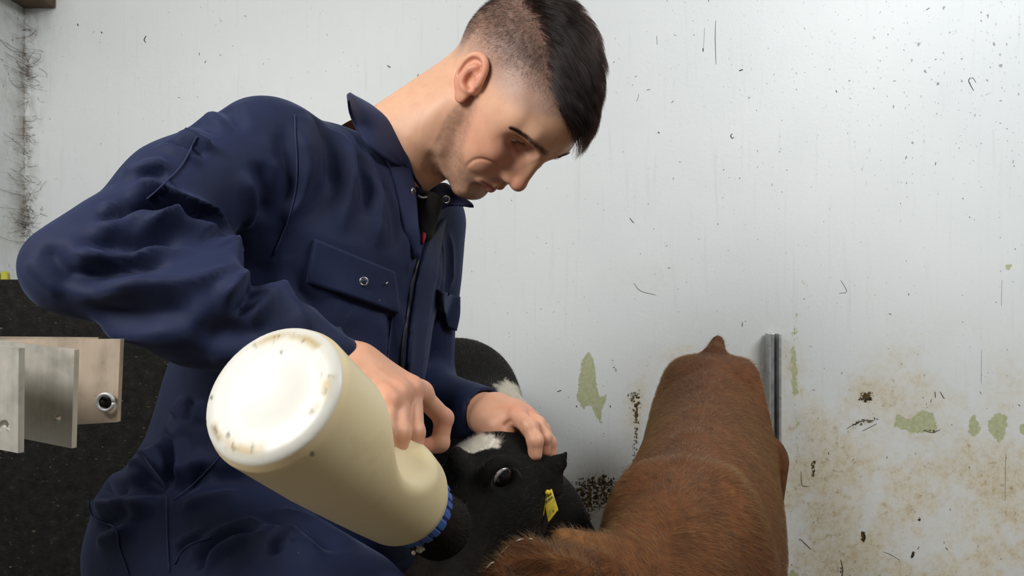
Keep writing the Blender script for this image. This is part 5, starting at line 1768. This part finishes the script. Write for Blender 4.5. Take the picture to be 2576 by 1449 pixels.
M_BFUR = fur_material('brown_fur', .62, .60, .42)
M_BFUR2 = fur_material('light_brown_fur', .44, .62, .42)
def brown_flow(p):
    d, t = poly_dist(p, TOPS)
    side = np.sign((p - np.array(TOPS[3])) @ LAT)
    out = np.where(np.abs(side)[:, None] > 0, side[:, None] * LAT, 0)
    w = sstep(0.0, .09, d)[:, None]
    return AXIS * (1 - .35 * w) + out * (.25 + .5 * w) + V3(0, 0, -.8) * w
inview = (V_[:, 2] > .40).astype(float)
U, W2, D = project(V_)
vis = inview * (.15 + .85 * ((U > 1100) & (U < 2150) & (W2 > 780) & (W2 < 1560)))
vis = vis * (1 + 1.2 * (D < 1.0))
vis[len(v_):len(v_) + len(ev)] *= 2.0
vis[len(v_) + len(ev):] = 0
grow_fur('coat', V_, Q_, bcalf, 52000, brown_flow, .011, M_BFUR, .00016, vis, 31)
grow_fur('coat', V_, Q_, bcalf, 16000, brown_flow, .013, M_BFUR2, .00016, vis, 32)
# pale tubes that paint the glints along the ear's wet edge
M_GLINT, nt, b = new_mat('ear_glint')
b.inputs['Base Color'].default_value = (*srgb(206, 196, 188), 1); b.inputs['Roughness'].default_value = .12; b.inputs['Coat Weight'].default_value = 1.0
EU_, EW_, ED_ = project(ev)
for x0, x1 in ((1222, 1243), (1249, 1279), (1296, 1316), (1330, 1340)):
    pts = []
    for x in np.linspace(x0, x1, 7):
        m_ = np.abs(EU_ - x) < 5
        if not m_.any(): continue
        yt = EW_[m_].min(); dd = ED_[m_][np.argmin(EW_[m_])]
        pts.append(P(x, yt + 5, dd - .007))
    if len(pts) < 4: continue
    pts = np.array(pts); n = len(pts)
    tv_, tf_ = tube(pts, .0008 * (.3 + .7 * np.sin(np.linspace(.3, math.pi - .3, n))), 8)
    mesh_obj('ear_glint', tv_, tf_, M_GLINT, bcalf)

# ------------------------------------------------------------------ black and white calf at the teat
PO = P(1258, 1100, .972); MU = P(1082, 1392, .805)
CA = unit(MU - PO)
EYE = P(1268, 1203, .893)
cl_ = V3(.92, -.30, -.06); CLx = unit(cl_ - CA * (cl_ @ CA)); CN = np.cross(CA, CLx)
if CN[2] < 0: CN = -CN
CR = np.stack([CLx, CA, CN], 1)                       # x: calf's left (image right), y: to the muzzle, z: out of the forehead
def c2w(p): return np.asarray(p) @ CR.T + PO
def w2c(p): return (np.asarray(p) - PO) @ CR
eL = w2c(EYE)
EN = unit(V3(.70, .55, .15))                          # the way the eye looks out of the head (head frame)
ET = unit(np.cross(EN, V3(0, 0, 1))); EU = np.cross(ET, EN)
def black_head():
    f = Field(P(1220, 1220, .95) - V3(.17, .24, .19), P(1220, 1220, .95) + V3(.16, .20, .17), .0026)
    def E(c, r, k=.02, sub=False): f.ell(c2w(c), r, CR, k=k, sub=sub)
    def C(a, b, r0, r1, k=.02, sub=False): f.cap(c2w(a), c2w(b), r0, r1, k=k, sub=sub)
    E((0, .030, -.050), (.062, .062, .052))
    E((0, .060, -.040), (.060, .075, .042), .03)
    C((0, .08, -.058), (0, .205, -.058), .056, .036, .03)
    E((0, .228, -.060), (.047, .042, .040), .02)
    f.cap(B1 + BZ * .026, B1 + BZ * .07, .020, .034, k=.04)                           # lips closed round the teat
    for s in (1, -1):
        E((s * .036, .065, -.090), (.030, .070, .048), .03)
        C((s * .020, .08, -.115), (s * .014, .20, -.088), .026, .018, .03)
        mir = V3(s, 1, 1); RE = CR @ np.stack([ET * mir, EU * mir, EN * mir], 1)
        f.ell(c2w((eL - EN * .012) * mir), (.027, .023, .0135), RE, k=.014)            # lids
        f.ell(c2w((eL + EN * .005) * mir), (.0165, .0135, .012), RE, k=.004, sub=True)   # eye opening
        C((s * .046, .010, -.040), (s * .064, -.004, -.046), .018, .014, .02)         # ear root
    E((0, .002, -.022), (.035, .028, .026), .02)                                       # poll
    C((0, .02, -.08), (-.01, -.06, -.13), .055, .058, .04)                             # throat to neck
    return f
f = black_head()
# left ear, raised under the man's fingers
earn = unit(V3(.25, -.92, .30))
f.chain([P(1335, 1182, .970), P(1375, 1184, .957), P(1406, 1163, .951), P(1427, 1135, .948)], [.018, .019, .010, .0015], k=.006, flat=earn, fs=2.4)
f.chain([P(1350, 1195, .962), P(1380, 1212, .953), P(1398, 1228, .948)], [.018, .018, .010], k=.008, flat=earn, fs=2.4)
f.chain([P(1402, 1166, .951), P(1394, 1198, .950), P(1396, 1226, .948)], [.006, .009, .008], k=.008, flat=earn, fs=2.0)
hv_, hq_ = f.mesh(); hv_ = smooth_mesh(hv_, hq_, 3)
def black_body():
    f = Field((-.30, .98, .30), (.20, 1.90, .93), .007)
    ch = [P(1290, 1240, 1.03), P(1325, 1300, 1.10), P(1325, 1330, 1.20), P(1215, 1130, 1.40), P(1150, 1010, 1.58), P(1130, 1010, 1.72)]
    f.chain(ch, [.066, .060, .070, .100, .118, .120], k=.06)
    f.chain([p - V3(0, 0, .10) for p in ch[1:]], [.06, .07, .10, .115, .11], k=.05)
    f.cap(P(1370, 1330, 1.08), P(1400, 1420, 1.12), .05, .075, k=.05)
    return f.mesh(), ch
(bv_, bq_), CH = black_body(); bv_ = smooth_mesh(bv_, bq_, 2)
hips = [CH[4] + V3(.08, .06, -.12), CH[4] + V3(-.08, .06, -.12), CH[2] + V3(.06, .0, -.14), CH[2] + V3(-.07, .0, -.14)]
gv, gq = legs(hips, .06, .032, .03)
V_ = np.concatenate([hv_, bv_, gv]); Q_ = np.concatenate([hq_, bq_ + len(hv_), gq + len(hv_) + len(bv_)])
n1 = fbm(V_ * 22, 4); n2 = fbm(V_ * 55, 7)
def black_calf_colour(V):
    n1 = fbm(V * 22, 4); n2 = fbm(V * 60, 7)
    c = np.tile(V3(.008, .0075, .007), (len(V), 1)) * (.7 + .7 * n1[:, None])
    L = w2c(V)
    m = (sstep(.10, .16, L[:, 1]) * (np.abs(L[:, 0]) < .08) * sstep(-.05, .1, L[:, 1]))[:, None] * .25
    c = c * (1 - m) + V3(.030, .018, .012) * m
    m = (sstep(.02, .07, L[:, 0]) * sstep(-.03, -.07, L[:, 2]) * (L[:, 1] > 0))[:, None] * .35
    c = c * (1 - m) + V3(.030, .019, .013) * m
    # white star on the forehead
    q = w2c(P(1190, 1094, .955))
    star = np.hypot((L[:, 0] - q[0]) / .034, (L[:, 1] - q[1]) / .022) + (n2 - .5) * .9
    m = (sstep(1.02, .86, star) * (L[:, 2] > -.06))[:, None]
    c = c * (1 - m) + srgb(226, 220, 206) * m
    # white flank patch
    d = np.linalg.norm((V - P(1286, 1004, 1.44)) / V3(.07, .10, .034), axis=1) + (n2 - .5) * .5
    m = sstep(1.05, .92, d)[:, None]; c = c * (1 - m) + srgb(206, 192, 170) * m
    d = np.linalg.norm((V - P(1110, 912, 1.5)) / V3(.015, .10, .02), axis=1) + (n2 - .5) * .5
    m = sstep(1.05, .9, d)[:, None]; c = c * (1 - m) + srgb(206, 200, 190) * m
    return c
col = black_calf_colour(V_)
M_KHIDE = hide_material('black_hide', .8, 90, .3)
kcalf = mesh_obj('black_calf', V_, Q_, M_KHIDE, None, True, col)
tag(kcalf, 'black calf with a white forehead patch drinking from the bottle', 'calf', 'calves in the stall')
eye = eye_mesh(c2w(eL - EN * .0140), unit(CR @ EN + V3(.42, 0, -.40)), .0168, 'eyeball', kcalf, .0132, (.012, .010, .016), (.62, .54, .54))
M_KFUR = fur_material('black_fur', 1.0, .4, .35)
M_WFUR = fur_material('white_fur', .02, .3, .4)
lum = col.mean(1)
def black_flow(p):
    L = w2c(p)
    hd = (np.exp(-(np.linalg.norm(L - V3(0, .1, -.06), axis=1) / .14) ** 4))[:, None]
    face = -CA + CLx * np.sign(L[:, :1]) * .5 - CN * .2
    return face * hd + (1 - hd) * V3(-.3, .8, -.5)
U, W2, D = project(V_)
vis = ((U > 980) & (U < 1600) & (W2 > 780) & (W2 < 1520)).astype(float)
eyeclear = sstep(.018, .028, np.linalg.norm(V_ - EYE, axis=1))
hw = np.ones(len(V_)); hw[len(hv_):] = .5; hw[len(hv_) + len(bv_):] = 0
grow_fur('coat', V_, Q_, kcalf, 30000, black_flow, lambda p: .007 + .006 * (p[:, 1] > 1.1), M_KFUR, .00014, vis * eyeclear * hw * (lum < .1), 41, lift=.2)
grow_fur('coat', V_, Q_, kcalf, 5000, black_flow, .010, M_WFUR, .00014, vis * hw * (lum > .25), 42, lift=.25)
# eyelashes over the eye
rng = np.random.default_rng(3); ns = 90
a_ = rng.uniform(-.2, 3.0, ns)
R_ = frame_from(CR @ EN, V3(0, 0, 1))
ec = c2w(eL + EN * .001)
root = ec + np.outer(np.cos(a_) * .0175, R_[:, 0]) + np.outer(np.sin(a_) * .0150, R_[:, 2])
dirv = np.outer(np.cos(a_) * .4, R_[:, 0]) + np.outer(np.sin(a_) * .3, R_[:, 2]) + R_[:, 1] * .8 + rng.normal(0, .12, (ns, 3))
t = np.linspace(0, 1, 4)
hair_obj('eyelashes', root[:, None] + dirv[:, None] * (.010 * t[None, :, None]) - V3(0, 0, .004) * (t ** 2)[None, :, None], np.full(ns, .00016), M_KFUR, kcalf, None)
# yellow ear tags with worn black print
M_TAG, nt, b = new_mat('yellow_ear_tag')
v = objcoord(nt)
n = noise(nt, v, 120, 4, .6)
base = mixc(nt, sm(nt, n, .45, .7), srgb(214, 190, 36), srgb(160, 138, 30))
prt = attr(nt, 'print', 'Fac')
base = mixc(nt, mth(nt, 'MULTIPLY', prt, .85), base, srgb(30, 26, 12))
nt.links.new(base, b.inputs['Base Color']); b.inputs['Roughness'].default_value = .45
def ear_tag(quad, label):
    A = [P(*q) for q in quad]
    nu, nv = 22, 30
    u, w = np.meshgrid(np.linspace(0, 1, nu), np.linspace(0, 1, nv))
    G = (A[0] * ((1 - u) * (1 - w))[..., None] + A[1] * (u * (1 - w))[..., None] + A[2] * (u * w)[..., None] + A[3] * ((1 - u) * w)[..., None])
    N = unit(np.cross(A[1] - A[0], A[3] - A[0]))
    if N[1] > 0: N = -N
    V = np.concatenate([(G + N * .0012).reshape(-1, 3), (G - N * .0012).reshape(-1, 3)]); n = nu * nv
    fs = []
    for j in range(nv - 1):
        for i in range(nu - 1):
            a = j * nu + i
            fs += [(a, a + 1, a + nu + 1, a + nu), (n + a + nu, n + a + nu + 1, n + a + 1, n + a)]
    rim = list(range(nu)) + [j * nu + nu - 1 for j in range(1, nv)] + [(nv - 1) * nu + i for i in range(nu - 2, -1, -1)] + [j * nu for j in range(nv - 2, 0, -1)]
    for a, b2 in zip(rim, rim[1:] + rim[:1]): fs.append((b2, a, n + a, n + b2))
    o = mesh_obj('ear_tag', V, np.array(fs), M_TAG, kcalf, False)
    # rows of small worn characters: bars of print
    uu, ww = u.ravel(), w.ravel()
    r_ = np.random.default_rng(5)
    prn = np.zeros(n)
    for (w0, w1, step) in ((.14, .22, 9), (.30, .40, 8), (.50, .74, 4), (.82, .90, 8)):
        cell = np.floor(uu * step * 2); on_ = r_.random(64)[cell.astype(int)] > .35
        prn[(ww > w0) & (ww < w1) & (uu > .12) & (uu < .88) & on_] = 1
    add_attr(o, 'print', np.r_[prn, prn])
    o['label'] = label
    return o
ear_tag([(1366, 1243, .940), (1388, 1230, .938), (1404, 1283, .925), (1380, 1314, .925)], 'yellow ear tag with worn black print')
ear_tag([(1352, 1282, .936), (1372, 1270, .934), (1368, 1296, .930), (1350, 1318, .930)], 'second yellow ear tag half hidden behind the other')
v_, f_ = lathe([(.0005, .003), (.003, .002), (.0036, 0), (.0036, -.003)], 14, np.stack([V3(1, 0, 0), V3(0, 0, 1), V3(0, -1, 0)], 1), P(1378, 1240, .935))
mesh_obj('tag_stud', v_, f_, M_TAG, kcalf)
# milk froth on the lips
M_FROTH = simple_mat('milk_froth', srgb(214, 200, 164), .4)
rng = np.random.default_rng(2); parts = []
for i in range(16):
    c = P(rng.normal(1058, 7), rng.normal(1380, 6), .752); r = rng.uniform(.0012, .0030)
    parts.append(lathe([(1e-4, r), (r * .7, r * .7), (r, 0), (r * .7, -r * .7), (1e-4, -r)], 8, None, c))
v_, f_ = merge(parts)
tag(mesh_obj('milk_froth', v_, f_, M_FROTH, kcalf), kind='stuff')
